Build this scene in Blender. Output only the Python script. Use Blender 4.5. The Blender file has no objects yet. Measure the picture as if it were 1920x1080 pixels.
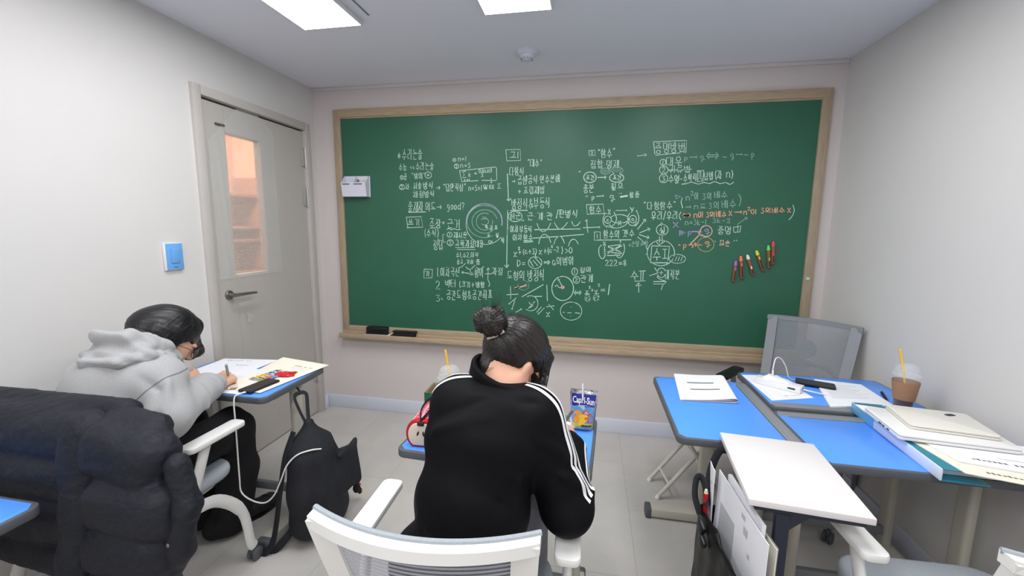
import bpy, bmesh, math, random
import numpy as np
from mathutils import Vector, Matrix, Euler

C = bpy.context.scene.collection
PI = math.pi
random.seed(7)

# ------------------------------------------------------------------ camera, light, exposure
CAM_H, F_PX = 1.45, 793.34
YAW, PITCH, ROLL = 0.1833, 0.1425, -0.0099
DB = 2.949            # the chalkboard wall
XL, XR = -2.052, 1.445
YF = -1.75            # the wall behind the photographer
ZC = 2.442


def cam_axes():
    cy, sy = math.cos(YAW), math.sin(YAW)
    f = Vector((-sy * math.cos(PITCH), cy * math.cos(PITCH), -math.sin(PITCH)))
    r = Vector((cy, sy, 0))
    d = f.cross(r)
    r2 = math.cos(ROLL) * r + math.sin(ROLL) * d
    d2 = -math.sin(ROLL) * r + math.cos(ROLL) * d
    return r2, d2, f


_r, _d, _f = cam_axes()
cam_data = bpy.data.cameras.new('camera')
cam = bpy.data.objects.new('camera', cam_data)
C.objects.link(cam)
cam_data.sensor_width = 36.0
cam_data.lens = 36.0 * F_PX / 1920.0
cam_data.clip_start = 0.02
m3 = Matrix((_r, -_d, -_f)).transposed()
cam.matrix_world = Matrix.Translation((0, 0, CAM_H)) @ m3.to_4x4()
bpy.context.scene.camera = cam

vs = bpy.context.scene.view_settings
vs.view_transform = 'Standard'
vs.look = 'None'
vs.gamma = 1.0
vs.use_curve_mapping = False
vs.exposure = 0.80
LAMP_POWER = 7.6

world = bpy.data.worlds.new('world')
bpy.context.scene.world = world
world.use_nodes = True
world.node_tree.nodes['Background'].inputs[0].default_value = (0.75, 0.8, 0.9, 1)
world.node_tree.nodes['Background'].inputs[1].default_value = 0.15


# ------------------------------------------------------------------ materials
def lin(c):
    if isinstance(c, str):
        c = tuple(int(c[i:i + 2], 16) for i in (0, 2, 4))
    return tuple((x / 255 / 12.92) if x / 255 <= 0.04045 else ((x / 255 + 0.055) / 1.055) ** 2.4 for x in c) + (1.0,)


def mat(name, col, rough=0.5, metal=0.0, var=0.0, vscale=8.0, bump=0.0, bscale=60.0, trans=0.0, alpha=1.0, emit=0.0,
        spec=0.5, sheen=0.0, stretch=None, ior=1.45, coat=0.0):
    m = bpy.data.materials.new(name)
    m.use_nodes = True
    nt = m.node_tree
    b = nt.nodes['Principled BSDF']
    c = lin(col)
    b.inputs['Base Color'].default_value = c
    b.inputs['Roughness'].default_value = rough
    b.inputs['Metallic'].default_value = metal
    b.inputs['Specular IOR Level'].default_value = spec
    b.inputs['IOR'].default_value = ior
    b.inputs['Alpha'].default_value = alpha
    b.inputs['Transmission Weight'].default_value = trans
    b.inputs['Sheen Weight'].default_value = sheen
    b.inputs['Coat Weight'].default_value = coat
    if emit:
        b.inputs['Emission Color'].default_value = c
        b.inputs['Emission Strength'].default_value = emit
    tc = nt.nodes.new('ShaderNodeTexCoord')
    mp = nt.nodes.new('ShaderNodeMapping')
    nt.links.new(tc.outputs['Object'], mp.inputs[0])
    if stretch:
        mp.inputs['Scale'].default_value = stretch
    if var:
        n = nt.nodes.new('ShaderNodeTexNoise')
        n.inputs['Scale'].default_value = vscale
        n.inputs['Detail'].default_value = 6
        nt.links.new(mp.outputs[0], n.inputs['Vector'])
        r = nt.nodes.new('ShaderNodeValToRGB')
        r.color_ramp.elements[0].position = 0.3
        r.color_ramp.elements[1].position = 0.7
        r.color_ramp.elements[0].color = tuple(max(0, x * (1 - var)) for x in c[:3]) + (1,)
        r.color_ramp.elements[1].color = tuple(min(1, x * (1 + var)) for x in c[:3]) + (1,)
        nt.links.new(n.outputs['Fac'], r.inputs[0])
        nt.links.new(r.outputs[0], b.inputs['Base Color'])
    if bump:
        n2 = nt.nodes.new('ShaderNodeTexNoise')
        n2.inputs['Scale'].default_value = bscale
        n2.inputs['Detail'].default_value = 4
        nt.links.new(mp.outputs[0], n2.inputs['Vector'])
        bp = nt.nodes.new('ShaderNodeBump')
        bp.inputs['Strength'].default_value = bump
        bp.inputs['Distance'].default_value = 0.01
        nt.links.new(n2.outputs['Fac'], bp.inputs['Height'])
        nt.links.new(bp.outputs[0], b.inputs['Normal'])
    return m


def nodes_of(m):
    nt = m.node_tree
    return nt, nt.nodes, nt.links, nt.nodes['Principled BSDF']


M = {}
M['wall'] = mat('wall_paint', (214, 211, 209), 0.75, var=0.012, vscale=3, bump=0.04, bscale=250, spec=0.25)
M['back_wall'] = mat('back_wall_paint', (212, 204, 202), 0.7, var=0.012, vscale=3, bump=0.04, bscale=250, spec=0.25)
M['ceiling'] = mat('ceiling_paint', (232, 232, 242), 0.85, var=0.01, vscale=2, spec=0.2)
M['baseboard'] = mat('baseboard_paint', (214, 218, 230), 0.45)
M['door'] = mat('door_laminate', (186, 180, 175), 0.5, var=0.012, vscale=6, stretch=(1, 6, 0.7))
M['door_frame'] = mat('door_frame_laminate', (190, 184, 180), 0.5, var=0.02, vscale=10)
M['dark_gap'] = mat('dark_gap', (45, 44, 46), 0.8)
M['steel'] = mat('brushed_steel', (150, 146, 142), 0.32, metal=0.9, var=0.05, vscale=40)
M['wood'] = mat('light_oak', (176, 156, 130), 0.5, var=0.16, vscale=16, stretch=(0.6, 6, 12))
M['wood_v'] = mat('light_oak_upright', (166, 148, 126), 0.5, var=0.16, vscale=16, stretch=(12, 6, 0.6))
M['board'] = mat('green_chalkboard', (45, 99, 77), 0.40, var=0.06, vscale=2.2, bump=0.02, bscale=300, spec=0.5)
M['chalk_white'] = mat('white_chalk', (184, 214, 198), 0.9, var=0.18, vscale=90)
M['chalk_grey'] = mat('faint_chalk', (140, 178, 162), 0.9, var=0.18, vscale=90)
M['chalk_orange'] = mat('orange_chalk', (222, 168, 136), 0.9, var=0.15, vscale=90)
M['chalk_purple'] = mat('violet_chalk', (166, 160, 200), 0.9, var=0.15, vscale=90)
M['chalk_pink'] = mat('pink_chalk', (222, 180, 166), 0.9, var=0.15, vscale=90)
M['black_felt'] = mat('black_felt', (24, 25, 28), 0.85, var=0.2, vscale=120, bump=0.3, bscale=300)
M['black_plastic'] = mat('black_plastic', (20, 21, 24), 0.4)
M['dark_grey_plastic'] = mat('dark_grey_plastic', (84, 87, 92), 0.5)
M['tray_grey'] = mat('tray_grey_plastic', (128, 131, 134), 0.5)
M['white_plastic'] = mat('white_plastic', (232, 231, 230), 0.35)
M['holder_plastic'] = mat('holder_plastic', (216, 218, 232), 0.4)
M['chair_white'] = mat('chair_white_plastic', (226, 225, 222), 0.4)
M['chair_grey'] = mat('chair_grey_plastic', (136, 139, 144), 0.5)
M['seat_grey'] = mat('seat_grey_fabric', (158, 164, 170), 0.85, var=0.06, vscale=200, bump=0.2, bscale=600)
M['desk_blue'] = mat('desk_blue_laminate', (88, 152, 246), 0.28, var=0.015, vscale=4, spec=0.4)
M['desk_white'] = mat('desk_white_laminate', (222, 218, 217), 0.4, var=0.008, vscale=5)
M['beige_metal'] = mat('beige_painted_metal', (190, 186, 174), 0.45)
M['stool_metal'] = mat('stool_painted_metal', (206, 203, 194), 0.4)
M['black_metal'] = mat('black_blue_painted_metal', (28, 33, 50), 0.45)
M['paper'] = mat('white_paper', (236, 236, 242), 0.8, var=0.01, vscale=20)
M['cream_paper'] = mat('cream_paper', (236, 230, 214), 0.8, var=0.01, vscale=20)
M['ink'] = mat('grey_print', (128, 128, 134), 0.8)
M['dark_ink'] = mat('dark_print', (70, 70, 78), 0.8)
M['blue_switch'] = mat('blue_switch_plastic', (112, 172, 232), 0.35)
M['phone'] = mat('phone_black_glass', (30, 31, 35), 0.25)
M['cable'] = mat('white_cable', (232, 232, 226), 0.4)
M['clear'] = mat('clear_plastic', (245, 248, 248), 0.08, trans=1.0, ior=1.1)
M['clear_cup'] = mat('clear_cup_plastic', (236, 240, 242), 0.1, alpha=0.1)
M['clear_lid'] = mat('clear_lid_plastic', (236, 240, 242), 0.08, alpha=0.2)
M['hinge'] = mat('pale_steel', (190, 188, 184), 0.35, metal=0.4)
M['film'] = mat('clear_film', (234, 234, 230), 0.14, alpha=0.26)
M['coffee'] = mat('iced_coffee', (54, 30, 26), 0.15)
M['sleeve_card'] = mat('cup_sleeve_card', (160, 122, 96), 0.75, var=0.03, vscale=30)
M['straw'] = mat('yellow_straw', (242, 198, 70), 0.35)
M['green_card'] = mat('green_card', (30, 92, 62), 0.6)
M['card_inside'] = mat('brown_card_inside', (168, 146, 122), 0.8)
M['foil'] = mat('silver_foil', (200, 202, 208), 0.28, metal=0.85, bump=0.5, bscale=40)
M['skin'] = mat('skin', (214, 164, 138), 0.5, var=0.05, vscale=14, bump=0.05, bscale=180)
M['skin'].node_tree.nodes['Principled BSDF'].inputs['Subsurface Weight'].default_value = 0.12
M['skin'].node_tree.nodes['Principled BSDF'].inputs['Subsurface Radius'].default_value = (0.01, 0.004, 0.002)
M['lip'] = mat('lip', (186, 112, 104), 0.45)
M['nail'] = mat('nail', (228, 180, 164), 0.3)
M['hair'] = mat('black_hair', (20, 19, 22), 0.40, var=0.25, vscale=60, bump=0.08, bscale=120)
M['hair_brown'] = mat('dark_brown_hair', (32, 26, 25), 0.36, var=0.25, vscale=60, bump=0.08, bscale=120)
M['hoodie'] = mat('grey_hoodie_fleece', (166, 166, 167), 0.95, var=0.05, vscale=160, bump=0.15, bscale=300, sheen=0.2)
M['trouser_black'] = mat('black_trouser_cloth', (20, 20, 24), 0.9, var=0.1, vscale=30, bump=0.15, bscale=200)
M['shoe_black'] = mat('black_shoe', (34, 33, 36), 0.6, bump=0.2, bscale=120)
M['track_black'] = mat('black_track_jersey', (8, 8, 12), 0.62, var=0.1, vscale=40, bump=0.08, bscale=400, spec=0.14)
M['stripe_white'] = mat('white_stripe_tape', (232, 232, 234), 0.6)
M['track_grey'] = mat('grey_trousers', (122, 122, 130), 0.85, var=0.08, vscale=60)
M['puffer'] = mat('dark_navy_nylon', (27, 29, 37), 0.62, var=0.12, vscale=12, bump=0.6, bscale=42, spec=0.35)
M['bag_black'] = mat('black_canvas', (30, 31, 37), 0.85, var=0.1, vscale=60, bump=0.2, bscale=260)
M['gloss_black'] = mat('glossy_black_vinyl', (11, 11, 13), 0.42, bump=0.25, bscale=18, spec=0.3)
M['red'] = mat('red_plastic', (196, 30, 40), 0.35)
M['red_cloth'] = mat('red_corduroy', (176, 28, 44), 0.85, bump=0.3, bscale=200)
M['apple_cream'] = mat('cream_corduroy', (226, 212, 196), 0.9, bump=0.35, bscale=180, stretch=(1, 1, 4))
M['pink_lining'] = mat('pink_lining', (220, 176, 184), 0.8)
M['seed_brown'] = mat('seed_brown', (70, 46, 36), 0.8)
M['laptop_white'] = mat('laptop_white_cover', (224, 221, 212), 0.4)
M['laptop_silver'] = mat('laptop_pale_shell', (232, 231, 229), 0.35)
M['port_dark'] = mat('port_dark', (52, 52, 58), 0.5)
M['binder_blue'] = mat('binder_blue_plastic', (96, 172, 222), 0.3)
M['binder_pale'] = mat('binder_pale_spine', (214, 222, 240), 0.35)
M['teal'] = mat('teal_plastic', (44, 126, 146), 0.3)
M['pen_green'] = mat('sage_pen_plastic', (146, 168, 158), 0.4)
M['pen_grey'] = mat('grey_pen_plastic', (130, 138, 140), 0.4)
M['brown_plastic'] = mat('brown_plastic', (142, 92, 66), 0.45)
M['lens'] = mat('spectacle_lens', (235, 240, 245), 0.05, alpha=0.22)
M['frame_dark'] = mat('spectacle_frame', (60, 54, 60), 0.4)


def panel_material():
    m = bpy.data.materials.new('lamp_diffuser_light')
    m.use_nodes = True
    nt, N, L, b = nodes_of(m)
    N.remove(b)
    e = N.new('ShaderNodeEmission')
    e.inputs[0].default_value = (0.97, 0.985, 1.0, 1)
    e.inputs[1].default_value = LAMP_POWER
    L.new(e.outputs[0], N['Material Output'].inputs[0])
    return m


M['lamp'] = panel_material()


def floor_material():
    m = mat('grey_floor_tile', (176, 172, 168), 0.42, spec=0.35)
    nt, N, L, b = nodes_of(m)
    tc = N.new('ShaderNodeTexCoord')
    br = N.new('ShaderNodeTexBrick')
    br.inputs['Scale'].default_value = 1.0
    br.inputs['Brick Width'].default_value = 0.9
    br.inputs['Row Height'].default_value = 0.45
    br.inputs['Mortar Size'].default_value = 0.0022
    br.inputs['Color1'].default_value = lin((196, 192, 188))
    br.inputs['Color2'].default_value = lin((193, 189, 185))
    br.inputs['Mortar'].default_value = lin((178, 174, 170))
    mp = N.new('ShaderNodeMapping')
    mp.inputs['Rotation'].default_value = (0, 0, PI / 2)
    mp.inputs['Location'].default_value = (0.3, 0.21, 0)
    L.new(tc.outputs['Object'], mp.inputs[0])
    L.new(mp.outputs[0], br.inputs['Vector'])
    n = N.new('ShaderNodeTexNoise')
    n.inputs['Scale'].default_value = 3.2
    n.inputs['Detail'].default_value = 9
    n.inputs['Roughness'].default_value = 0.68
    L.new(tc.outputs['Object'], n.inputs['Vector'])
    r = N.new('ShaderNodeValToRGB')
    r.color_ramp.elements[0].position = 0.3
    r.color_ramp.elements[0].color = (0.90, 0.90, 0.90, 1)
    r.color_ramp.elements[1].position = 0.7
    r.color_ramp.elements[1].color = (1.05, 1.045, 1.04, 1)
    L.new(n.outputs['Fac'], r.inputs[0])
    mx = N.new('ShaderNodeMixRGB')
    mx.blend_type = 'MULTIPLY'
    mx.inputs[0].default_value = 1
    L.new(br.outputs['Color'], mx.inputs[1])
    L.new(r.outputs[0], mx.inputs[2])
    L.new(mx.outputs[0], b.inputs['Base Color'])
    return m


M['floor'] = floor_material()


def weave_material(name, col, freq, cover, axis='Z'):
    """Fine horizontal knit with real gaps between the threads."""
    m = mat(name, col, 0.7)
    nt, N, L, b = nodes_of(m)
    tc = N.new('ShaderNodeTexCoord')
    w = N.new('ShaderNodeTexWave')
    w.wave_type = 'BANDS'
    w.bands_direction = axis
    w.inputs['Scale'].default_value = freq
    w.inputs['Distortion'].default_value = 0.15
    w.inputs['Detail Scale'].default_value = 3
    L.new(tc.outputs['Object'], w.inputs['Vector'])
    r = N.new('ShaderNodeValToRGB')
    r.color_ramp.elements[0].position = 0.25
    r.color_ramp.elements[0].color = (cover - 0.28,) * 3 + (1,)
    r.color_ramp.elements[1].position = 0.65
    r.color_ramp.elements[1].color = (min(1, cover + 0.3),) * 3 + (1,)
    L.new(w.outputs['Fac'], r.inputs[0])
    L.new(r.outputs[0], b.inputs['Alpha'])
    return m


M['mesh_white'] = weave_material('white_chair_knit', (176, 178, 190), 27, 0.56)
M['mesh_grey'] = weave_material('grey_chair_knit', (142, 146, 152), 60, 0.66)


def gingham():
    m = mat('red_gingham_cloth', (200, 40, 60), 0.9)
    nt, N, L, b = nodes_of(m)
    tc = N.new('ShaderNodeTexCoord')
    mp = N.new('ShaderNodeMapping')
    mp.inputs['Scale'].default_value = (1, 60, 60)
    L.new(tc.outputs['Object'], mp.inputs[0])
    ck = []
    for ax in ('Y', 'Z'):
        w = N.new('ShaderNodeTexWave')
        w.bands_direction = ax
        w.inputs['Scale'].default_value = 0.31
        L.new(mp.outputs[0], w.inputs['Vector'])
        g = N.new('ShaderNodeMath')
        g.operation = 'GREATER_THAN'
        g.inputs[1].default_value = 0.5
        L.new(w.outputs['Fac'], g.inputs[0])
        ck.append(g)
    ad = N.new('ShaderNodeMath')
    ad.operation = 'ADD'
    L.new(ck[0].outputs[0], ad.inputs[0])
    L.new(ck[1].outputs[0], ad.inputs[1])
    ml = N.new('ShaderNodeMath')
    ml.operation = 'MULTIPLY'
    ml.inputs[1].default_value = 0.5
    L.new(ad.outputs[0], ml.inputs[0])
    r = N.new('ShaderNodeValToRGB')
    r.color_ramp.interpolation = 'CONSTANT'
    e = r.color_ramp.elements
    e[0].position = 0
    e[0].color = lin((244, 232, 232))
    e[1].position = 0.75
    e[1].color = lin((190, 24, 48))
    x = e.new(0.3)
    x.color = lin((222, 120, 136))
    L.new(ml.outputs[0], r.inputs[0])
    L.new(r.outputs[0], b.inputs['Base Color'])
    return m


M['gingham'] = gingham()


def bubble_material():
    m = mat('bubble_wrap', (226, 208, 196), 0.25, alpha=0.5)
    nt, N, L, b = nodes_of(m)
    tc = N.new('ShaderNodeTexCoord')
    v = N.new('ShaderNodeTexVoronoi')
    v.inputs['Scale'].default_value = 85
    v.inputs['Randomness'].default_value = 0.25
    L.new(tc.outputs['Object'], v.inputs['Vector'])
    bp = N.new('ShaderNodeBump')
    bp.inputs['Strength'].default_value = 0.9
    bp.inputs['Distance'].default_value = 0.01
    bp.invert = True
    L.new(v.outputs['Distance'], bp.inputs['Height'])
    L.new(bp.outputs[0], b.inputs['Normal'])
    return m


M['bubble'] = bubble_material()


# ------------------------------------------------------------------ object helpers
def tag(o, label, cat, group=None):
    o['label'] = label
    o['category'] = cat
    if group:
        o['group'] = group
    return o


def thing(name, label, cat, loc=(0, 0, 0), rotz=0.0, group=None):
    o = bpy.data.objects.new(name, None)
    C.objects.link(o)
    o.location = loc
    o.rotation_euler = (0, 0, rotz)
    o.empty_display_size = 0.05
    return tag(o, label, cat, group)


def root_matrix(o):
    m = Matrix.Identity(4)
    while o is not None:
        m = o.matrix_basis @ m
        o = o.parent
    return m


class MB:
    """Collects faces, then links them as one mesh object."""

    def __init__(self):
        self.v, self.f, self.mi = [], [], []
        self.cur = 0

    def add(self, vs_, fs_, mtx=None):
        n = len(self.v)
        if mtx is not None:
            vs_ = [mtx @ Vector(p) for p in vs_]
        self.v += [tuple(p) for p in vs_]
        self.f += [tuple(n + i for i in f) for f in fs_]
        self.mi += [self.cur] * len(fs_)
        return self

    def bm(self, bm_, mtx=None):
        bm_.verts.index_update()
        self.add([v.co.copy() for v in bm_.verts], [[v.index for v in f.verts] for f in bm_.faces], mtx)
        bm_.free()
        return self

    def box(self, c, s, bev=0.0, rot=None, seg=2):
        b = bmesh.new()
        bmesh.ops.create_cube(b, size=1.0)
        bmesh.ops.scale(b, vec=s, verts=b.verts)
        if bev:
            bmesh.ops.bevel(b, geom=list(b.edges), offset=min(bev, min(s) * 0.49), segments=seg, affect='EDGES', profile=0.5)
        mt = Matrix.Translation(c)
        if rot:
            mt = mt @ Euler(rot).to_matrix().to_4x4()
        return self.bm(b, mt)

    def prism(self, pts, z0, z1, bev=0.0, mtx=None, seg=2):
        """Outline in x, y pulled up from z0 to z1."""
        b = bmesh.new()
        vs_ = [b.verts.new((p[0], p[1], z0)) for p in pts]
        f = b.faces.new(vs_)
        r = bmesh.ops.extrude_face_region(b, geom=[f])
        up = [g for g in r['geom'] if isinstance(g, bmesh.types.BMVert)]
        for v in up:
            v.co.z = z1
        bmesh.ops.recalc_face_normals(b, faces=b.faces)
        if bev:
            ed = [e for e in b.edges if abs(e.verts[0].co.z - e.verts[1].co.z) < 1e-6]
            bmesh.ops.bevel(b, geom=ed, offset=bev, segments=seg, affect='EDGES', profile=0.5)
        return self.bm(b, mtx)

    def tube(self, pts, r, n=10, cap=True, flat=None):
        """Round tube along a path; r is one radius or one per point; flat=(rx, rz) squashes the section."""
        pts = [Vector(p) for p in pts]
        rr = r if isinstance(r, (list, tuple)) else [r] * len(pts)
        base = len(self.v)
        up = Vector((0, 0, 1))
        prev = None
        for i, p in enumerate(pts):
            t = (pts[min(i + 1, len(pts) - 1)] - pts[max(i - 1, 0)])
            t = t.normalized() if t.length > 1e-9 else Vector((0, 0, 1))
            if prev is None:
                a = up.cross(t)
                if a.length < 0.05:
                    a = Vector((1, 0, 0)).cross(t)
                a.normalize()
            else:
                a = prev - t * prev.dot(t)
                a.normalize()
            prev = a
            b_ = t.cross(a)
            for k in range(n):
                w = 2 * PI * k / n
                ca, cb = math.cos(w), math.sin(w)
                if flat:
                    ca *= flat[0]
                    cb *= flat[1]
                self.v.append(tuple(p + (a * ca + b_ * cb) * rr[i]))
        for i in range(len(pts) - 1):
            for k in range(n):
                k2 = (k + 1) % n
                self.f.append((base + i * n + k, base + i * n + k2, base + (i + 1) * n + k2, base + (i + 1) * n + k))
                self.mi.append(self.cur)
        if cap:
            self.f.append(tuple(base + k for k in reversed(range(n))))
            self.f.append(tuple(base + (len(pts) - 1) * n + k for k in range(n)))
            self.mi += [self.cur, self.cur]
        return self

    def lathe(self, prof, n=32, c=(0, 0, 0), close=False, mtx=None):
        """prof: (radius, z) pairs turned about the z axis at c."""
        base = len(self.v)
        vv, ff = [], []
        for (r, z) in prof:
            for k in range(n):
                w = 2 * PI * k / n
                vv.append((c[0] + r * math.cos(w), c[1] + r * math.sin(w), c[2] + z))
        for i in range(len(prof) - 1):
            for k in range(n):
                k2 = (k + 1) % n
                ff.append((i * n + k, i * n + k2, (i + 1) * n + k2, (i + 1) * n + k))
        if close:
            ff.append(tuple(reversed(range(n))))
            ff.append(tuple((len(prof) - 1) * n + k for k in range(n)))
        return self.add(vv, ff, mtx)

    def sweep(self, path, section, mtx=None, cap=True):
        """Rectangle section (half width along x-ish side, half thickness) along a path lying in one plane."""
        return self

    def build(self, name, mats, parent=None, smooth=True, world=False, origin=None, angle=40):
        me = bpy.data.meshes.new(name)
        vv = self.v
        o = bpy.data.objects.new(name, me)
        if parent is not None:
            o.parent = parent
            if world:
                inv = root_matrix(parent).inverted()
                vv = [tuple(inv @ Vector(p)) for p in vv]
        elif origin == 'base':
            a = np.array(vv)
            c = Vector(((a[:, 0].min() + a[:, 0].max()) / 2, (a[:, 1].min() + a[:, 1].max()) / 2, a[:, 2].min()))
            vv = [tuple(Vector(p) - c) for p in vv]
            o.location = c
        me.from_pydata(vv, [], self.f)
        if not isinstance(mats, (list, tuple)):
            mats = [mats]
        for m in mats:
            me.materials.append(M[m] if isinstance(m, str) else m)
        me.polygons.foreach_set('material_index', self.mi)
        b = bmesh.new()
        b.from_mesh(me)
        bmesh.ops.recalc_face_normals(b, faces=b.faces)
        if smooth:
            lim = math.radians(angle)
            for f in b.faces:
                f.smooth = True
            for e in b.edges:
                if len(e.link_faces) == 2 and e.calc_face_angle(0) > lim:
                    e.smooth = False
        b.to_mesh(me)
        b.free()
        C.objects.link(o)
        return o


def struct(name, mb, mats, **kw):
    o = mb.build(name, mats, **kw)
    o['kind'] = 'structure'
    return o


def rrect(w, d, r, n=6, cx=0, cy=0):
    out = []
    for (sx, sy, a0) in ((1, 1, 0), (-1, 1, 90), (-1, -1, 180), (1, -1, 270)):
        for i in range(n + 1):
            a = math.radians(a0 + 90 * i / n)
            out.append((cx + sx * (w / 2 - r) + r * math.cos(a), cy + sy * (d / 2 - r) + r * math.sin(a)))
    return out


def curve_pts(ctrl, n=24):
    """Catmull-Rom through control points."""
    P = [Vector(p) for p in ctrl]
    P = [P[0] * 2 - P[1]] + P + [P[-1] * 2 - P[-2]]
    out = []
    segs = len(P) - 3
    per = max(2, n // segs)
    for s in range(segs):
        a, b, c, d = P[s:s + 4]
        for i in range(per):
            t = i / per
            out.append(0.5 * ((2 * b) + (c - a) * t + (2 * a - 5 * b + 4 * c - d) * t * t + (-a + 3 * b - 3 * c + d) * t ** 3))
    out.append(P[-2])
    return out


def text_mesh(body, size, align='CENTER', shear=0.0, bold=0.0, spacing=1.0):
    cu = bpy.data.curves.new('lettering', 'FONT')
    cu.body = body
    cu.size = size
    cu.align_x = align
    cu.align_y = 'CENTER'
    cu.shear = shear
    cu.offset = bold
    cu.space_character = spacing
    cu.resolution_u = 4
    ob = bpy.data.objects.new('lettering', cu)
    C.objects.link(ob)
    dg = bpy.context.evaluated_depsgraph_get()
    me = bpy.data.meshes.new_from_object(ob.evaluated_get(dg))
    vs_ = [v.co.copy() for v in me.vertices]
    fs_ = [list(p.vertices) for p in me.polygons]
    bpy.data.objects.remove(ob)
    bpy.data.curves.remove(cu)
    bpy.data.meshes.remove(me)
    return vs_, fs_


# ------------------------------------------------------------------ smooth bodies: blended distance fields turned into meshes
def rotm(e):
    return np.array(Euler(e).to_matrix()) if e else None


def prim_d(p, X):
    k = p[0]
    if k == 'c':
        a, b, ra, rb = np.array(p[1]), np.array(p[2]), p[3], p[4]
        ab = b - a
        t = np.clip(((X - a) @ ab) / max(1e-12, ab @ ab), 0, 1)
        d = np.linalg.norm(X - a - t[:, None] * ab, axis=1)
        return d - (ra + (rb - ra) * t)
    if k == 'e':
        q = X - np.array(p[1])
        R_ = rotm(p[3]) if len(p) > 3 and p[3] else None
        if R_ is not None:
            q = q @ R_
        r = np.array(p[2])
        k0 = np.linalg.norm(q / r, axis=1)
        k1 = np.linalg.norm(q / (r * r), axis=1)
        return k0 * (k0 - 1) / np.maximum(k1, 1e-9)
    if k == 'b':
        q = X - np.array(p[1])
        R_ = rotm(p[4]) if len(p) > 4 and p[4] else None
        if R_ is not None:
            q = q @ R_
        h, rr = np.array(p[2]), p[3]
        w = np.abs(q) - (h - rr)
        return np.linalg.norm(np.maximum(w, 0), axis=1) + np.minimum(w.max(axis=1), 0) - rr
    raise ValueError(k)


def sdf(prims, X, k=0.02, disp=None):
    """prims: shape tuples, or ('+', k, shape) / ('-', k, shape) to blend with k or cut away."""
    d = None
    for p in prims:
        kk, op = k, '+'
        if p[0] in '+-':
            op, kk, p = p
        e = prim_d(p, X)
        if d is None:
            d = e
        elif op == '+':
            h = np.clip(0.5 + 0.5 * (e - d) / kk, 0, 1)
            d = e + (d - e) * h - kk * h * (1 - h)
        else:
            h = np.clip(0.5 - 0.5 * (d + e) / kk, 0, 1)
            d = d + (-e - d) * h + kk * h * (1 - h)
    if disp is not None:
        d = d - disp(X)
    return d


def prim_box(p):
    if p[0] == 'c':
        a, b = np.array(p[1]), np.array(p[2])
        r = max(p[3], p[4])
        return np.minimum(a, b) - r, np.maximum(a, b) + r
    if p[0] == 'e':
        r = np.array(p[2])
        if len(p) > 3 and p[3]:
            r = np.full(3, r.max())
        return np.array(p[1]) - r, np.array(p[1]) + r
    r = np.array(p[2])
    if len(p) > 4 and p[4]:
        r = np.full(3, np.linalg.norm(r))
    return np.array(p[1]) - r, np.array(p[1]) + r


def sdf_mesh(prims, res=0.006, k=0.02, disp=None, pad=0.02):
    lo, hi = np.full(3, 1e9), np.full(3, -1e9)
    for p in prims:
        if p[0] == '-':
            continue
        if p[0] == '+':
            p = p[2]
        a, b = prim_box(p)
        lo, hi = np.minimum(lo, a), np.maximum(hi, b)
    lo, hi = lo - pad, hi + pad
    n = np.ceil((hi - lo) / res).astype(int) + 1
    gx, gy, gz = [lo[i] + res * np.arange(n[i]) for i in range(3)]
    F = np.empty(n, np.float64)
    for i in range(n[0]):
        X = np.stack(np.meshgrid([gx[i]], gy, gz, indexing='ij'), -1).reshape(-1, 3)
        F[i] = sdf(prims, X, k, disp).reshape(n[1], n[2])
    s = F < 0
    c0 = [(0, 0, 0), (1, 0, 0), (0, 1, 0), (1, 1, 0), (0, 0, 1), (1, 0, 1), (0, 1, 1), (1, 1, 1)]

    def sub(A, c):
        return A[c[0]:A.shape[0] - 1 + c[0], c[1]:A.shape[1] - 1 + c[1], c[2]:A.shape[2] - 1 + c[2]]
    cnt = sum(sub(s, c).astype(np.int8) for c in c0)
    mask = (cnt > 0) & (cnt < 8)
    ijk = np.argwhere(mask)
    acc = np.zeros((len(ijk), 3))
    num = np.zeros(len(ijk))
    fv = [F[ijk[:, 0] + c[0], ijk[:, 1] + c[1], ijk[:, 2] + c[2]] for c in c0]
    for i in range(8):
        for j in range(i + 1, 8):
            dlt = [abs(c0[i][q] - c0[j][q]) for q in range(3)]
            if sum(dlt) != 1:
                continue
            a, b = fv[i], fv[j]
            cr = (a < 0) != (b < 0)
            t = np.where(cr, a / np.where(a == b, 1, a - b), 0)
            pi, pj = np.array(c0[i], float), np.array(c0[j], float)
            acc += np.where(cr[:, None], pi + t[:, None] * (pj - pi), 0)
            num += cr
    V = lo + res * (ijk + acc / num[:, None])
    idx = np.full(mask.shape, -1, int)
    idx[mask] = np.arange(len(ijk))
    faces = []
    for ax in range(3):
        o1, o2 = [(1, 2), (2, 0), (0, 1)][ax]
        sl0 = [slice(None)] * 3
        sl1 = [slice(None)] * 3
        sl0[ax] = slice(0, -1)
        sl1[ax] = slice(1, None)
        ch = s[tuple(sl0)] != s[tuple(sl1)]
        e = np.argwhere(ch)
        ok = (e[:, o1] > 0) & (e[:, o2] > 0) & (e[:, o1] < n[o1] - 1) & (e[:, o2] < n[o2] - 1)
        e = e[ok]
        st = s[e[:, 0], e[:, 1], e[:, 2]]

        def at(d1, d2):
            q = e.copy()
            q[:, o1] += d1
            q[:, o2] += d2
            return idx[q[:, 0], q[:, 1], q[:, 2]]
        q4 = np.stack([at(-1, -1), at(0, -1), at(0, 0), at(-1, 0)], 1)
        q4 = np.where(st[:, None], q4, q4[:, ::-1])
        faces.append(q4)
    return V, np.concatenate(faces)


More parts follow.
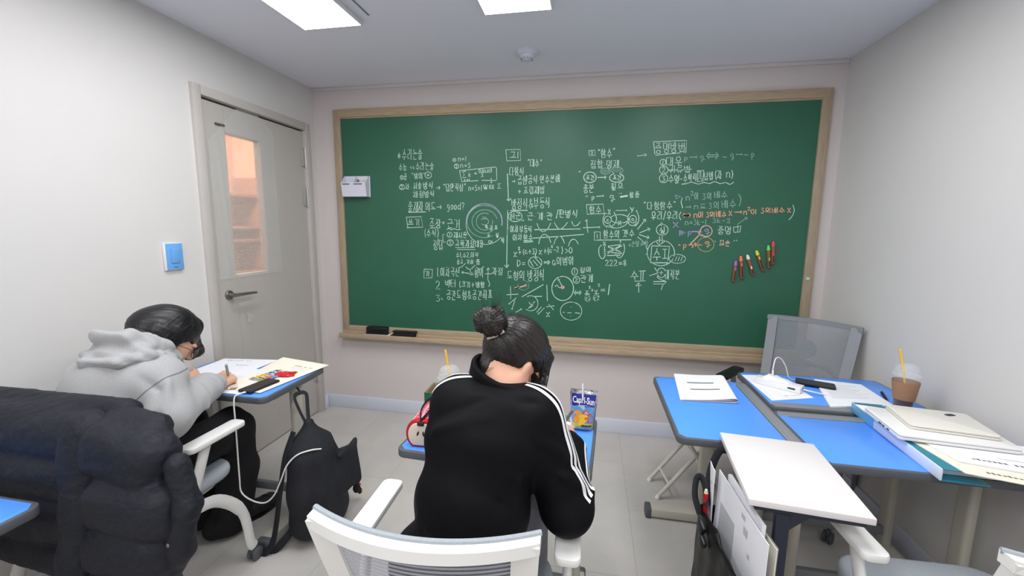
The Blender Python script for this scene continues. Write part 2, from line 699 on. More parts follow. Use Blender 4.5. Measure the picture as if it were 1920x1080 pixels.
def body(name, parts, mats, parent=None, world=True, origin=None, smooth_it=0):
    """parts: list of dicts(prims, res, k, disp, mi)."""
    mb = MB()
    for q in parts:
        V, Fc = sdf_mesh(q['prims'], q.get('res', 0.006), q.get('k', 0.02), q.get('disp'))
        mb.cur = q.get('mi', 0)
        cb = q.get('mfun')
        base = len(mb.v)
        mb.add(V.tolist(), Fc.tolist())
        if cb is not None:
            cen = V[Fc].mean(axis=1)
            mi = cb(cen)
            mb.mi[-len(Fc):] = [int(x) for x in mi]
    return mb.build(name, mats, parent, world=(parent is not None and world), origin=origin, angle=75)


def snap(prims, P, k=0.02, disp=None, off=0.0015, it=12):
    """Move points onto the surface of a field."""
    X = np.array([tuple(p) for p in P], float)
    e = 1e-4
    for _ in range(it):
        d = sdf(prims, X, k, disp)
        g = np.stack([(sdf(prims, X + np.eye(3)[i] * e, k, disp) - d) / e for i in range(3)], 1)
        gl = np.linalg.norm(g, axis=1)
        g = g / np.maximum(gl, 1e-6)[:, None]
        X = X - g * (np.clip((d - off) / np.maximum(gl, 0.3), -0.03, 0.03))[:, None]
    return X, g


def ribbon_on(mb, prims, path, width, k=0.02, disp=None, off=0.0015, n=60, across=3, side=None):
    """A flat tape that hugs a field's surface along a path."""
    pts = curve_pts(path, n)
    X, g = snap(prims, pts, k, disp, off)
    T = np.gradient(X, axis=0)
    S = np.cross(T, g)
    S /= np.maximum(np.linalg.norm(S, axis=1), 1e-9)[:, None]
    rows = []
    for j in range(across + 1):
        o = (j / across - 0.5) * width
        Y, _ = snap(prims, X + S * o, k, disp, off, 8)
        rows.append(Y)
    nn = len(X)
    vv = np.concatenate(rows).tolist()
    ff = []
    for j in range(across):
        for i in range(nn - 1):
            ff.append((j * nn + i, j * nn + i + 1, (j + 1) * nn + i + 1, (j + 1) * nn + i))
    mb.add(vv, ff)


def wob(X, seed=0, s=10.0):
    """Cheap smooth noise from sines, -1..1."""
    r = np.random.RandomState(seed)
    out = 0
    for _ in range(5):
        d = r.normal(size=3)
        d /= np.linalg.norm(d)
        out = out + np.sin((X @ d) * s * r.uniform(0.6, 1.6) + r.uniform(0, 6.28))
    return out / 5


def fold(X, p, direction, normal_axis, width, amp, length, sharp=True):
    """One cloth fold: a soft ridge through p running along direction."""
    p, d = np.array(p, float), np.array(direction, float)
    d /= np.linalg.norm(d)
    q = X - p
    t = q @ d
    perp = np.linalg.norm(q - t[:, None] * d, axis=1)
    prof = np.exp(-np.sqrt((perp / width) ** 2 + .02) * 1.3) if (sharp and amp < 0) else np.exp(-(perp / width) ** 2)
    return amp * prof * np.exp(-(t / length) ** 2)
# ------------------------------------------------------------------ the room
T_ = 0.12
struct('floor', MB().box(((XL + XR) / 2, (YF + DB) / 2, -0.05), (XR - XL + 2 * T_, DB - YF + 2 * T_, 0.1)), 'floor', smooth=False)
struct('ceiling', MB().box(((XL + XR) / 2, (YF + DB) / 2, ZC + 0.05), (XR - XL + 2 * T_, DB - YF + 2 * T_, 0.1)), 'ceiling', smooth=False)
struct('wall_back', MB().box(((XL + XR) / 2, DB + T_ / 2, ZC / 2), (XR - XL + 2 * T_, T_, ZC)), 'back_wall', smooth=False)
struct('wall_front', MB().box(((XL + XR) / 2, YF - T_ / 2, ZC / 2), (XR - XL + 2 * T_, T_, ZC)), 'wall', smooth=False)
struct('wall_right', MB().box((XR + T_ / 2, (YF + DB) / 2, ZC / 2), (T_, DB - YF, ZC)), 'wall', smooth=False)
DY0, DY1, DZ = 1.943, 2.873, 2.172
w = MB()
w.box((XL - T_ / 2, (YF + DY0) / 2, ZC / 2), (T_, DY0 - YF, ZC))
w.box((XL - T_ / 2, (DB + DY1) / 2, ZC / 2), (T_, DB - DY1, ZC))
w.box((XL - T_ / 2, (DY0 + DY1) / 2, (ZC + DZ) / 2), (T_, DY1 - DY0, ZC - DZ))
struct('wall_left', w, 'wall', smooth=False)
struct('baseboard_back', MB().box((0.5 * (XL + XR), DB - 0.006, 0.052), (XR - XL, 0.012, 0.104), 0.003), 'baseboard')
struct('baseboard_right', MB().box((XR - 0.006, 0.5 * (YF + DB), 0.052), (0.012, DB - YF - 0.03, 0.104), 0.003), 'baseboard')
b_ = MB().box((XL + 0.006, (YF + DY0) / 2, 0.052), (0.012, DY0 - YF - 0.03, 0.104), 0.003)
b_.box((XL + 0.006, (DB + DY1) / 2, 0.052), (0.012, DB - DY1 - 0.03, 0.104), 0.003)
struct('baseboard_left', b_, 'baseboard')
cv = MB()
for (a, b, c, d) in ((XL, DB - 0.012, XR, DB),):
    cv.box(((a + c) / 2, (b + d) / 2, ZC - 0.012), (c - a, d - b, 0.024), 0.004)
struct('trim_1', cv, 'wall')

# corridor seen through the pane of the door
cx0, cx1 = XL - T_ - 1.3, XL - T_
M['peach'] = mat('peach_corridor_paint', (236, 192, 162), 0.8)
M['peach_dark'] = mat('corridor_shelf_paint', (176, 132, 108), 0.8)
struct('wall_corridor', MB().box((cx0 - 0.05, 2.3, 1.2), (0.1, 3.0, 2.5)).box(((cx0 + cx1) / 2, 0.85, 1.2), (1.4, 0.1, 2.5))
       .box(((cx0 + cx1) / 2, 3.75, 1.2), (1.4, 0.1, 2.5)), 'peach', smooth=False)
struct('floor_corridor', MB().box(((cx0 + cx1) / 2, 2.3, -0.05), (1.4, 3.0, 0.1)), 'floor', smooth=False)
struct('ceiling_corridor', MB().box(((cx0 + cx1) / 2, 2.3, 2.49), (1.4, 3.0, 0.1)), 'ceiling', smooth=False)
sh = thing('corridor_shelf', 'brownish shelf dimly seen through the wrapped door pane', 'shelf', (cx0 + 0.14, 3.35, 0))
for z in (1.0, 1.3, 1.42, 1.72):
    MB().box((0, 0, z), (0.26, 0.7, 0.03), 0.004).build('shelf_board', 'peach_dark', sh)
for y in (-0.34, 0.34):
    MB().box((0, y, 0.95), (0.26, 0.02, 1.9), 0.004).build('side_panel', 'peach_dark', sh)
ld = bpy.data.lights.new('corridor_light', 'POINT')
ld.energy = 34
ld.color = (1.0, 0.84, 0.70)
ld.shadow_soft_size = 0.12
lo = bpy.data.objects.new('corridor_light', ld)
lo.location = ((cx0 + cx1) / 2 - 0.1, 2.6, 2.25)
C.objects.link(lo)

# ------------------------------------------------------------------ the door
door = bpy.data.objects.new('door_1', None)
C.objects.link(door)
door.location = (XL, (DY0 + DY1) / 2, 0)
door['kind'] = 'structure'
fw = 0.05
f_ = MB()
for y in (DY0 + fw / 2, DY1 - fw / 2):
    f_.box((XL - 0.045, y, DZ / 2), (0.13, fw, DZ), 0.004)
f_.box((XL - 0.045, (DY0 + DY1) / 2, DZ - fw / 2), (0.13, DY1 - DY0 - 2 * fw, fw), 0.004)
f_.build('door_frame', 'door_frame', door, world=True)
ly0, ly1, lz1 = DY0 + fw + 0.004, DY1 - fw - 0.003, DZ - fw - 0.012
MB().box((XL - 0.05, (DY0 + DY1) / 2, lz1 + 0.006), (0.03, DY1 - DY0 - 2 * fw, 0.012)).build('door_gap', 'dark_gap', door, world=True)
gy0, gy1, gz0, gz1 = 2.150, 2.412, 1.150, 1.968
xd = XL - 0.008 - 0.02
leaf = MB()
leaf.box((xd, (ly0 + gy0) / 2, (lz1 + 0.008) / 2), (0.04, gy0 - ly0, lz1 - 0.008), 0.0015)
leaf.box((xd, (ly1 + gy1) / 2, (lz1 + 0.008) / 2), (0.04, ly1 - gy1, lz1 - 0.008), 0.0015)
leaf.box((xd, (gy0 + gy1) / 2, (lz1 + gz1) / 2), (0.04, gy1 - gy0, lz1 - gz1))
leaf.box((xd, (gy0 + gy1) / 2, (0.008 + gz0) / 2), (0.04, gy1 - gy0, gz0 - 0.008))
dl = leaf.build('door_leaf', 'door', door, world=True, smooth=False)
rv = MB()
for (y, z, sy, sz) in ((gy0, (gz0 + gz1) / 2, 0.012, gz1 - gz0), (gy1, (gz0 + gz1) / 2, 0.012, gz1 - gz0),
                       ((gy0 + gy1) / 2, gz0, gy1 - gy0 + 0.012, 0.012), ((gy0 + gy1) / 2, gz1, gy1 - gy0 + 0.012, 0.012)):
    rv.box((xd - 0.004, y, z), (0.042, sy, sz), 0.002)
rv.build('pane_frame', 'door', dl, world=True)


def sheet_grid(fn, nu, nv):
    """Grid of points fn(u, v) as faces."""
    vv = [fn(i / nu, j / nv) for j in range(nv + 1) for i in range(nu + 1)]
    ff = [(j * (nu + 1) + i, j * (nu + 1) + i + 1, (j + 1) * (nu + 1) + i + 1, (j + 1) * (nu + 1) + i) for j in range(nv) for i in range(nu)]
    return vv, ff


g = MB()
g.add(*sheet_grid(lambda u, v: (xd - 0.004 + 0.002 * math.sin(u * 9) * math.sin(v * 13), gy0 + 0.006 + u * (gy1 - gy0 - 0.012), gz0 + 0.006 + v * (gz1 - gz0 - 0.012)), 10, 24))
g.build('window_pane', 'bubble', dl, world=True)
fl = MB()


def film(u, v):
    y = 2.03 + u * (2.52 - 2.03)
    top = 1.90 + min(1, u * 2.2) * 0.23 - max(0, u - 0.72) * 0.35
    z = 1.14 + v * (top - 1.14)
    wr = 0.004 * math.sin(y * 70 + z * 5) * math.exp(-((y - 2.1) / 0.05) ** 2) + 0.005 * abs(math.sin(y * 40) * math.sin(z * 30)) * (math.exp(-((z - 1.17) / 0.05) ** 2))
    return (XL + 0.0005 - 0.005 + abs(wr) + 0.003, y, z)


fl.add(*sheet_grid(film, 60, 70))
fl.build('plastic_film', 'film', dl, world=True)
MB().box((XL - 0.004, 2.118, 2.0), (0.012, 0.06, 0.012), 0.003).build('door_peg', 'dark_grey_plastic', dl, world=True)
hd = MB()
mx = Matrix.Translation((XL - 0.006, 2.085, 1.045)) @ Euler((0, PI / 2, 0)).to_matrix().to_4x4()
hd.lathe([(0, 0), (0.027, 0), (0.027, 0.006), (0.024, 0.01), (0.012, 0.011), (0.011, 0.05), (0, 0.05)], 28, mtx=mx)
hp = curve_pts([(XL + 0.040, 2.075, 1.046), (XL + 0.05, 2.12, 1.046), (XL + 0.046, 2.17, 1.044), (XL + 0.044, 2.235, 1.04)], 15)
hd.tube(hp, [0.012 - 0.005 * i / len(hp) for i in range(len(hp))], 12)
hd.build('door_handle', 'steel', dl, world=True)
MB().add(*sheet_grid(lambda u, v: (XL + 0.004 + 0.012 * math.sin(u * 5 + v * 3), 2.19 + u * 0.05 - v * 0.01, 0.86 + v * 0.08 * (1 - 0.6 * u)), 6, 8)).build('film_scrap', 'film', dl, world=True)
for z in (1.93, 1.65, 0.32):
    h = MB()
    h.tube([(XL + 0.008, 2.822, z - 0.07), (XL + 0.008, 2.822, z + 0.07)], 0.008, 10)
    h.box((XL - 0.002, 2.806, z), (0.008, 0.03, 0.12), 0.001)
    h.build('hinge', 'hinge', dl, world=True)

# ------------------------------------------------------------------ fittings
sw = thing('light_switch', 'blue light switch with white rim on the white wall beside the door', 'switch', (XL, 1.763, 1.289))
MB().box((0.006, 0, 0), (0.012, 0.094, 0.134), 0.003).build('back_box', 'white_plastic', sw)
MB().box((0.0135, 0.003, 0), (0.003, 0.086, 0.13), 0.001).build('cover_plate', 'blue_switch', sw)
MB().box((0.017, 0.003, 0.004), (0.008, 0.042, 0.072), 0.002, rot=(0, 0.05, 0)).build('rocker', 'blue_switch', sw)
MB().box((0.0155, 0.003, -0.052), (0.001, 0.018, 0.003)).build('switch_mark', 'dark_grey_plastic', sw)

lamps = [('bright ceiling panel lamp nearer the door, left of the smoke detector', -1.297, 1.42), ('bright ceiling panel lamp above the chalkboard middle', -0.366, 1.42),
         ('bright ceiling panel lamp on the desk side, right of the smoke detector', 0.565, 1.42),
         ('ceiling panel lamp behind the photographer on the door side', -1.297, -0.6), ('ceiling panel lamp behind the photographer, middle of the room', -0.366, -0.6),
         ('ceiling panel lamp behind the photographer on the desk side', 0.565, -0.6)]
for (lb, x, y) in lamps:
    t = thing('ceiling_panel_lamp', lb, 'lamp', (x, y, ZC), 0, 'ceiling panel lamps')
    MB().box((0, 0, -0.011), (0.322, 1.282, 0.022), 0.002).build('lamp_frame', 'white_plastic', t)
    MB().add([(-0.152, -0.632, -0.0225), (0.152, -0.632, -0.0225), (0.152, 0.632, -0.0225), (-0.152, 0.632, -0.0225)], [(3, 2, 1, 0)]).build('diffuser', 'lamp', t, smooth=False)
sd = thing('smoke_detector', 'round white smoke detector on the ceiling near the chalkboard', 'smoke detector', (-0.40, 2.55, ZC))
MB().lathe([(0.0, 0), (0.062, 0), (0.062, -0.016), (0.056, -0.022), (0, -0.022)], 36).build('base', 'holder_plastic', sd)
MB().lathe([(0.044, -0.022), (0.040, -0.034), (0.026, -0.044), (0.0, -0.046)], 36).build('sensor_cap', 'holder_plastic', sd)
v_ = MB()
for k in range(10):
    a = 2 * PI * k / 10
    v_.box((0.031 * math.cos(a), 0.031 * math.sin(a), -0.0415), (0.009, 0.003, 0.003), rot=(0, 0, a))
v_.build('vent_slots', 'dark_grey_plastic', sd)
struct('trim_2', MB().box((-1.078, 1.3, ZC - 0.002), (0.006, 1.42, 0.004)), 'tray_grey', smooth=False)

# ------------------------------------------------------------------ chalkboard
BX0, BX1, BZ0, BZ1 = -1.876, 1.368, 0.64, 2.28
board = thing('chalkboard', 'long green chalkboard with light oak frame covered in chalk notes', 'chalkboard', ((BX0 + BX1) / 2, DB, 0))
SURF = DB - 0.018
MB().box(((BX0 + BX1) / 2, DB - 0.009, (BZ0 + BZ1) / 2), (BX1 - BX0 - 0.02, 0.018, BZ1 - BZ0 - 0.02)).build('writing_surface', 'board', board, world=True)
FW = 0.055
fr = MB()
fr.box(((BX0 + BX1) / 2, DB - 0.016, BZ1 - FW / 2), (BX1 - BX0, 0.032, FW), 0.004)
fr.box(((BX0 + BX1) / 2, DB - 0.0125, BZ1 - FW - 0.004), (BX1 - BX0 - 0.06, 0.025, 0.012), 0.003)
fr.build('frame_top', 'wood', board, world=True)
fr = MB()
fr.box(((BX0 + BX1) / 2, DB - 0.016, BZ0 + 0.022), (BX1 - BX0, 0.032, 0.05), 0.004)
fr.build('frame_bottom', 'wood', board, world=True)
for x in (BX0 + FW / 2, BX1 - FW / 2):
    MB().box((x, DB - 0.016, (BZ0 + BZ1) / 2), (FW, 0.0325, BZ1 - BZ0 - 0.012), 0.004).build('frame_side', 'wood_v', board, world=True)
tr = MB()
tx0, tx1 = -1.87, 1.372
tr.box(((tx0 + tx1) / 2, DB - 0.046, 0.612), (tx1 - tx0, 0.092, 0.022), 0.004)
tr.box(((tx0 + tx1) / 2, DB - 0.09, 0.620), (tx1 - tx0, 0.012, 0.038), 0.005)
tr.box(((tx0 + tx1) / 2, DB - 0.02, 0.63), (tx1 - tx0, 0.04, 0.03), 0.005)
tr.build('chalk_tray', 'wood', board, world=True)
MB().box((tx0 - 0.006, DB - 0.05, 0.62), (0.014, 0.1, 0.042), 0.003).build('tray_end_cap', 'beige_metal', board, world=True)
mg = thing('round_magnet', 'small pale round magnet on the right side of the oak board frame', 'magnet', (BX1 - FW / 2 - 0.006, DB - 0.0325, 1.15))
MB().lathe([(0, 0), (0.011, 0), (0.011, 0.004), (0.009, 0.006), (0, 0.0065)], 20, mtx=Euler((PI / 2, 0, 0)).to_matrix().to_4x4()).build('cap', 'chalk_white', mg)

# white plastic marker box on the board
mh = thing('marker_box', 'white plastic two-pocket marker box stuck to the left of the green chalkboard', 'holder', (-1.705, SURF, 1.66))
bx = MB()
bx.box((0, -0.004, 0.075), (0.2, 0.008, 0.15), 0.003)
bx.build('back_plate', 'holder_plastic', mh)
bx = MB()
bx.box((0, -0.03, 0.004), (0.19, 0.052, 0.008), 0.002)
for x in (-0.093, 0.0, 0.093):
    bx.add(*[[(x - 0.003, -0.006, 0), (x - 0.003, -0.052, 0), (x - 0.003, -0.066, 0.095), (x - 0.003, -0.02, 0.148), (x - 0.003, -0.006, 0.15),
              (x + 0.003, -0.006, 0), (x + 0.003, -0.052, 0), (x + 0.003, -0.066, 0.095), (x + 0.003, -0.02, 0.148), (x + 0.003, -0.006, 0.15)],
             [(0, 1, 2, 3, 4), (9, 8, 7, 6, 5), (0, 5, 6, 1), (1, 6, 7, 2), (2, 7, 8, 3), (3, 8, 9, 4), (4, 9, 5, 0)]])
bx.add([(-0.096, -0.05, 0), (0.096, -0.05, 0), (0.096, -0.066, 0.1), (-0.096, -0.066, 0.1), (-0.096, -0.054, 0), (0.096, -0.054, 0), (0.096, -0.07, 0.1), (-0.096, -0.07, 0.1)],
       [(0, 1, 2, 3), (7, 6, 5, 4), (0, 4, 5, 1), (1, 5, 6, 2), (2, 6, 7, 3), (3, 7, 4, 0)])
bx.build('pockets', 'holder_plastic', mh, smooth=False)
lb = MB()
for (a, b) in ((-0.085, -0.03), (0.005, 0.07)):
    lb.box(((a + b) / 2, -0.0695, 0.088), (b - a, 0.002, 0.006), rot=(0.16, 0, 0))
lb.build('printed_lettering', 'dark_ink', mh)
tg = MB().tube([(-1.70, SURF - 0.03, 1.68), (-1.685, SURF - 0.03, 1.785)], [0.012, 0.006], 10)
tag(tg.build('chalk_holder', 'brown_plastic', origin='base'), 'brown chalk holder standing inside the white marker box', 'chalk holder')
tg = MB().tube([(-1.63, SURF - 0.03, 1.68), (-1.637, SURF - 0.03, 1.78)], 0.006, 10)
tag(tg.build('chalk_stick', 'straw', origin='base'), 'pale yellow chalk stick standing inside the white marker box', 'chalk')

# six chalk holders clinging to the board
CH = [('violet', (168, 110, 190), (0.908, 1.119), (0.914, 1.253), 'violet-tipped brown chalk holder, lowest of the slanting row on the board'),
      ('orange', (246, 126, 84), (0.957, 1.138), (0.939, 1.284), 'orange-tipped brown chalk holder on the chalkboard'),
      ('white', (232, 230, 234), (1.021, 1.164), (0.976, 1.292), 'white-tipped brown chalk holder tilted on the chalkboard'),
      ('yellow', (224, 226, 70), (1.078, 1.193), (1.027, 1.32), 'yellow-tipped brown chalk holder tilted on the chalkboard'),
      ('green', (104, 222, 108), (1.11, 1.211), (1.094, 1.354), 'green-tipped brown chalk holder on the chalkboard'),
      ('pink', (236, 62, 102), (1.129, 1.238), (1.12, 1.378), 'pink-tipped brown chalk holder, highest of the slanting row on the board')]
for (nm, col, a, b, lb_) in CH:
    M['tip_' + nm] = mat('chalk_tip_' + nm, col, 0.5)
    yy = SURF - 0.011
    A, B = Vector((a[0], yy, a[1])), Vector((b[0], yy, b[1]))
    t = thing('magnetic_chalk_holder', lb_, 'chalk holder', (A + B) / 2, 0, 'chalk holders clinging to the chalkboard')
    L_ = (B - A).length
    ang = math.atan2(B.x - A.x, B.z - A.z)
    R_ = Euler((0, ang, 0)).to_matrix().to_4x4()

    def tb(pts, r, n=14):
        return [R_ @ Vector((p[0], p[1], p[2])) for p in pts], r, n
    MB().tube(*tb([(0, 0, -L_ / 2), (0, 0, -L_ / 2 + 0.002), (0, 0, L_ * 0.28)], [0.009, 0.0105, 0.0105])).build('barrel', 'brown_plastic' if nm != 'pink' else 'brown_plastic', t)
    MB().tube(*tb([(0, 0, L_ * 0.28), (0, 0, L_ * 0.37), (0, 0, L_ * 0.375), (0, 0, L_ * 0.45), (0, 0, L_ * 0.49), (0, 0, L_ * 0.5)], [0.0105, 0.0105, 0.0085, 0.008, 0.006, 0.002])).build('chalk_tip', 'tip_' + nm, t)
    s0 = {'violet': 0.02, 'orange': 0.05, 'white': -0.2, 'yellow': 0.06, 'green': -0.18, 'pink': -0.14}[nm] * L_
    sl = MB()
    m_ = R_ @ Matrix.Translation((0, -0.0102, (s0 - L_ * 0.44) / 2))
    bb = bmesh.new()
    bmesh.ops.create_cube(bb, size=1)
    bmesh.ops.scale(bb, vec=(0.005, 0.002, s0 + L_ * 0.44), verts=bb.verts)
    sl.bm(bb, m_)
    sl.build('slot', 'black_plastic', t, smooth=False)
    bb = bmesh.new()
    bmesh.ops.create_cube(bb, size=1)
    bmesh.ops.scale(bb, vec=(0.007, 0.006, 0.02), verts=bb.verts)
    bmesh.ops.bevel(bb, geom=list(bb.edges), offset=0.0015, segments=2, affect='EDGES')
    MB().bm(bb, R_ @ Matrix.Translation((0, -0.011, s0 + 0.01))).build('slider', 'tip_' + nm, t)

# two erasers on the tray
er = thing('board_eraser', 'black board eraser on a white lid, left of the two on the chalk tray', 'eraser', (-1.575, DB - 0.046, 0.634), 0, 'board erasers on the chalk tray')
MB().box((0, 0.004, 0.037), (0.172, 0.052, 0.042), 0.009).build('grip', 'black_plastic', er)
MB().box((0, 0.004, 0.0095), (0.176, 0.056, 0.012), 0.002).build('felt_pad', 'black_felt', er)
wl = MB().box((-1.575, DB - 0.05, 0.6335), (0.2, 0.076, 0.005), 0.0015)
wl.box((-1.452, DB - 0.05, 0.646), (0.048, 0.07, 0.005), 0.0015, rot=(0, -0.65, 0))
tag(wl.build('plastic_lid', 'white_plastic', origin='base'), 'folded white plastic lid lying under the left black board eraser', 'lid')
er2 = thing('board_eraser', 'black flared board eraser, right of the two on the chalk tray', 'eraser', (-1.352, DB - 0.046, 0.6305), 0, 'board erasers on the chalk tray')
q = MB()
q.prism(rrect(0.168, 0.056, 0.008), 0.0, 0.03, 0.003)
q.build('felt_pad', 'black_felt', er2)
MB().prism(rrect(0.186, 0.062, 0.01), 0.03, 0.042, 0.004).build('grip', 'black_plastic', er2)
# ------------------------------------------------------------------ chalk handwriting: every letter is drawn as strokes on the board
def board_pt(px, py):
    """Where a point of the board as photographed lies on the board's plane."""
    d = _r * ((px - 960) / F_PX) + _d * ((py - 540) / F_PX) + _f
    t = (SURF - 0.0016) / d.y
    return (d.x * t, SURF - 0.0016, CAM_H + d.z * t)


def arc(cx, cy, rx, ry, a0=0, a1=360, n=20):
    return [(cx + rx * math.cos(math.radians(a0 + (a1 - a0) * i / n)), cy + ry * math.sin(math.radians(a0 + (a1 - a0) * i / n))) for i in range(n + 1)]


O_ = arc(.5, .5, .5, .5, 90, 455, 14)
JC = {  # consonants in a unit box, y up
    'ㄱ': [[(0, 1), (1, .96), (.75, 0)]], 'ㄴ': [[(0, 1), (.05, .05), (1, .1)]], 'ㄷ': [[(1, 1), (0, .97), (0.03, .05), (1, .05)]],
    'ㄹ': [[(0, 1), (1, 1), (.95, .55), (.03, .5), (.03, 0), (1, .05)]], 'ㅁ': [[(0, 1), (.05, 0), (1, 0), (1, 1), (0, 1)]],
    'ㅂ': [[(0, 1), (.05, 0), (1, 0), (1, 1)], [(0, .5), (1, .5)]], 'ㅅ': [[(.5, 1), (.4, .5), (0, 0)], [(.45, .6), (1, 0)]], 'ㅇ': [O_],
    'ㅈ': [[(0, 1), (1, 1), (.5, .5), (0, 0)], [(.5, .5), (1, 0)]], 'ㅊ': [[(.35, 1.15), (.65, 1.05)], [(0, .8), (1, .8), (.5, .4), (0, 0)], [(.5, .4), (1, 0)]],
    'ㅋ': [[(0, 1), (1, .96), (.75, 0)], [(0, .55), (.9, .58)]], 'ㅌ': [[(1, 1), (0, 1), (0, 0), (1, 0)], [(0, .52), (.95, .52)]],
    'ㅍ': [[(0, 1), (1, 1)], [(.28, 1), (.3, 0)], [(.72, 1), (.7, 0)], [(-.05, 0), (1.05, .03)]],
    'ㅎ': [[(.3, 1.1), (.7, 1.05)], [(0, .76), (1, .78)], arc(.5, .3, .38, .32, 90, 450, 12)]}
for a, b in (('ㄲ', 'ㄱ'), ('ㄸ', 'ㄷ'), ('ㅃ', 'ㅂ'), ('ㅆ', 'ㅅ'), ('ㅉ', 'ㅈ')):
    JC[a] = [[(x * .45, y) for x, y in s] for s in JC[b]] + [[(.55 + x * .45, y) for x, y in s] for s in JC[b]]
CHO = 'ㄱㄲㄴㄷㄸㄹㅁㅂㅃㅅㅆㅇㅈㅉㅊㅋㅌㅍㅎ'
JUNG = 'ㅏㅐㅑㅒㅓㅔㅕㅖㅗㅘㅙㅚㅛㅜㅝㅞㅟㅠㅡㅢㅣ'
JONG = ['', 'ㄱ', 'ㄲ', 'ㄳ', 'ㄴ', 'ㄵ', 'ㄶ', 'ㄷ', 'ㄹ', 'ㄺ', 'ㄻ', 'ㄼ', 'ㄽ', 'ㄾ', 'ㄿ', 'ㅀ', 'ㅁ', 'ㅂ', 'ㅄ', 'ㅅ', 'ㅆ', 'ㅇ', 'ㅈ', 'ㅊ', 'ㅋ', 'ㅌ', 'ㅍ', 'ㅎ']
VV = {'ㅏ': ([.35], 'r1'), 'ㅐ': ([.2, .8], 'm'), 'ㅑ': ([.35], 'r2'), 'ㅓ': ([.7], 'l1'), 'ㅔ': ([.45, .9], 'l1'), 'ㅕ': ([.7], 'l2'), 'ㅖ': ([.45, .9], 'l2'), 'ㅣ': ([.5], '')}
VH = {'ㅗ': 'u1', 'ㅛ': 'u2', 'ㅜ': 'd1', 'ㅠ': 'd2', 'ㅡ': ''}
VC = {'ㅘ': ('ㅗ', 'ㅏ'), 'ㅙ': ('ㅗ', 'ㅐ'), 'ㅚ': ('ㅗ', 'ㅣ'), 'ㅝ': ('ㅜ', 'ㅓ'), 'ㅞ': ('ㅜ', 'ㅔ'), 'ㅟ': ('ㅜ', 'ㅣ'), 'ㅢ': ('ㅡ', 'ㅣ')}


def place(strokes, x0, y0, x1, y1):
    return [[(x0 + x * (x1 - x0), y0 + y * (y1 - y0)) for x, y in s] for s in strokes]


def vert_v(v):
    xs, k = VV[v]
    s = [[(x, 1.02), (x, -.02)] for x in xs]
    x = xs[0]
    if k == 'm':
        s.append([(x, .5), (xs[1], .52)])
    if k == 'r1':
        s.append([(x, .5), (1, .52)])
    if k == 'r2':
        s += [[(x, .64), (1, .66)], [(x, .36), (1, .38)]]
    if k == 'l1':
        s.append([(0, .5), (x, .52)])
    if k == 'l2':
        s += [[(0, .64), (x, .66)], [(0, .36), (x, .38)]]
    return s


def horz_v(v):
    k = VH[v]
    s = [[(-.02, .5), (1.02, .55)]]
    for x in ((.5,) if k.endswith('1') else (.32, .68) if k else ()):
        s.append([(x, 1), (x, .5)] if k[0] == 'u' else [(x, .5), (x, -.1)])
    return s


def hangul(ch):
    n = ord(ch) - 0xAC00
    c, v, f = CHO[n // 588], JUNG[(n % 588) // 28], JONG[n % 28]
    lo = .40 if f else 0.0
    out = []
    if v in VV:
        w = .5
        out += place(JC[c], .04, lo + .06 * (not f), w, .96)
        out += place(vert_v(v), .58, lo - .04 if f else 0, .96, 1.0)
    elif v in VH:
        m = lo + (1 - lo) * (.36 if not f else .34)
        out += place(JC[c], .2, m + .06, .8, 1.0)
        out += place(horz_v(v), .02, lo - (.0 if f else 0), .98, m + .1)
    else:
        h, vv = VC[v]
        m = lo + (1 - lo) * .36
        out += place(JC[c], .05, m + .04, .55, 1.0)
        out += place(horz_v(h), .0, lo, .62, m + .1)
        out += place(vert_v(vv), .64, lo - .02, .98, 1.0)
    if f:
        out += place(JC.get(f, JC['ㅅ']), .2, 0, .82, .32)
    return out


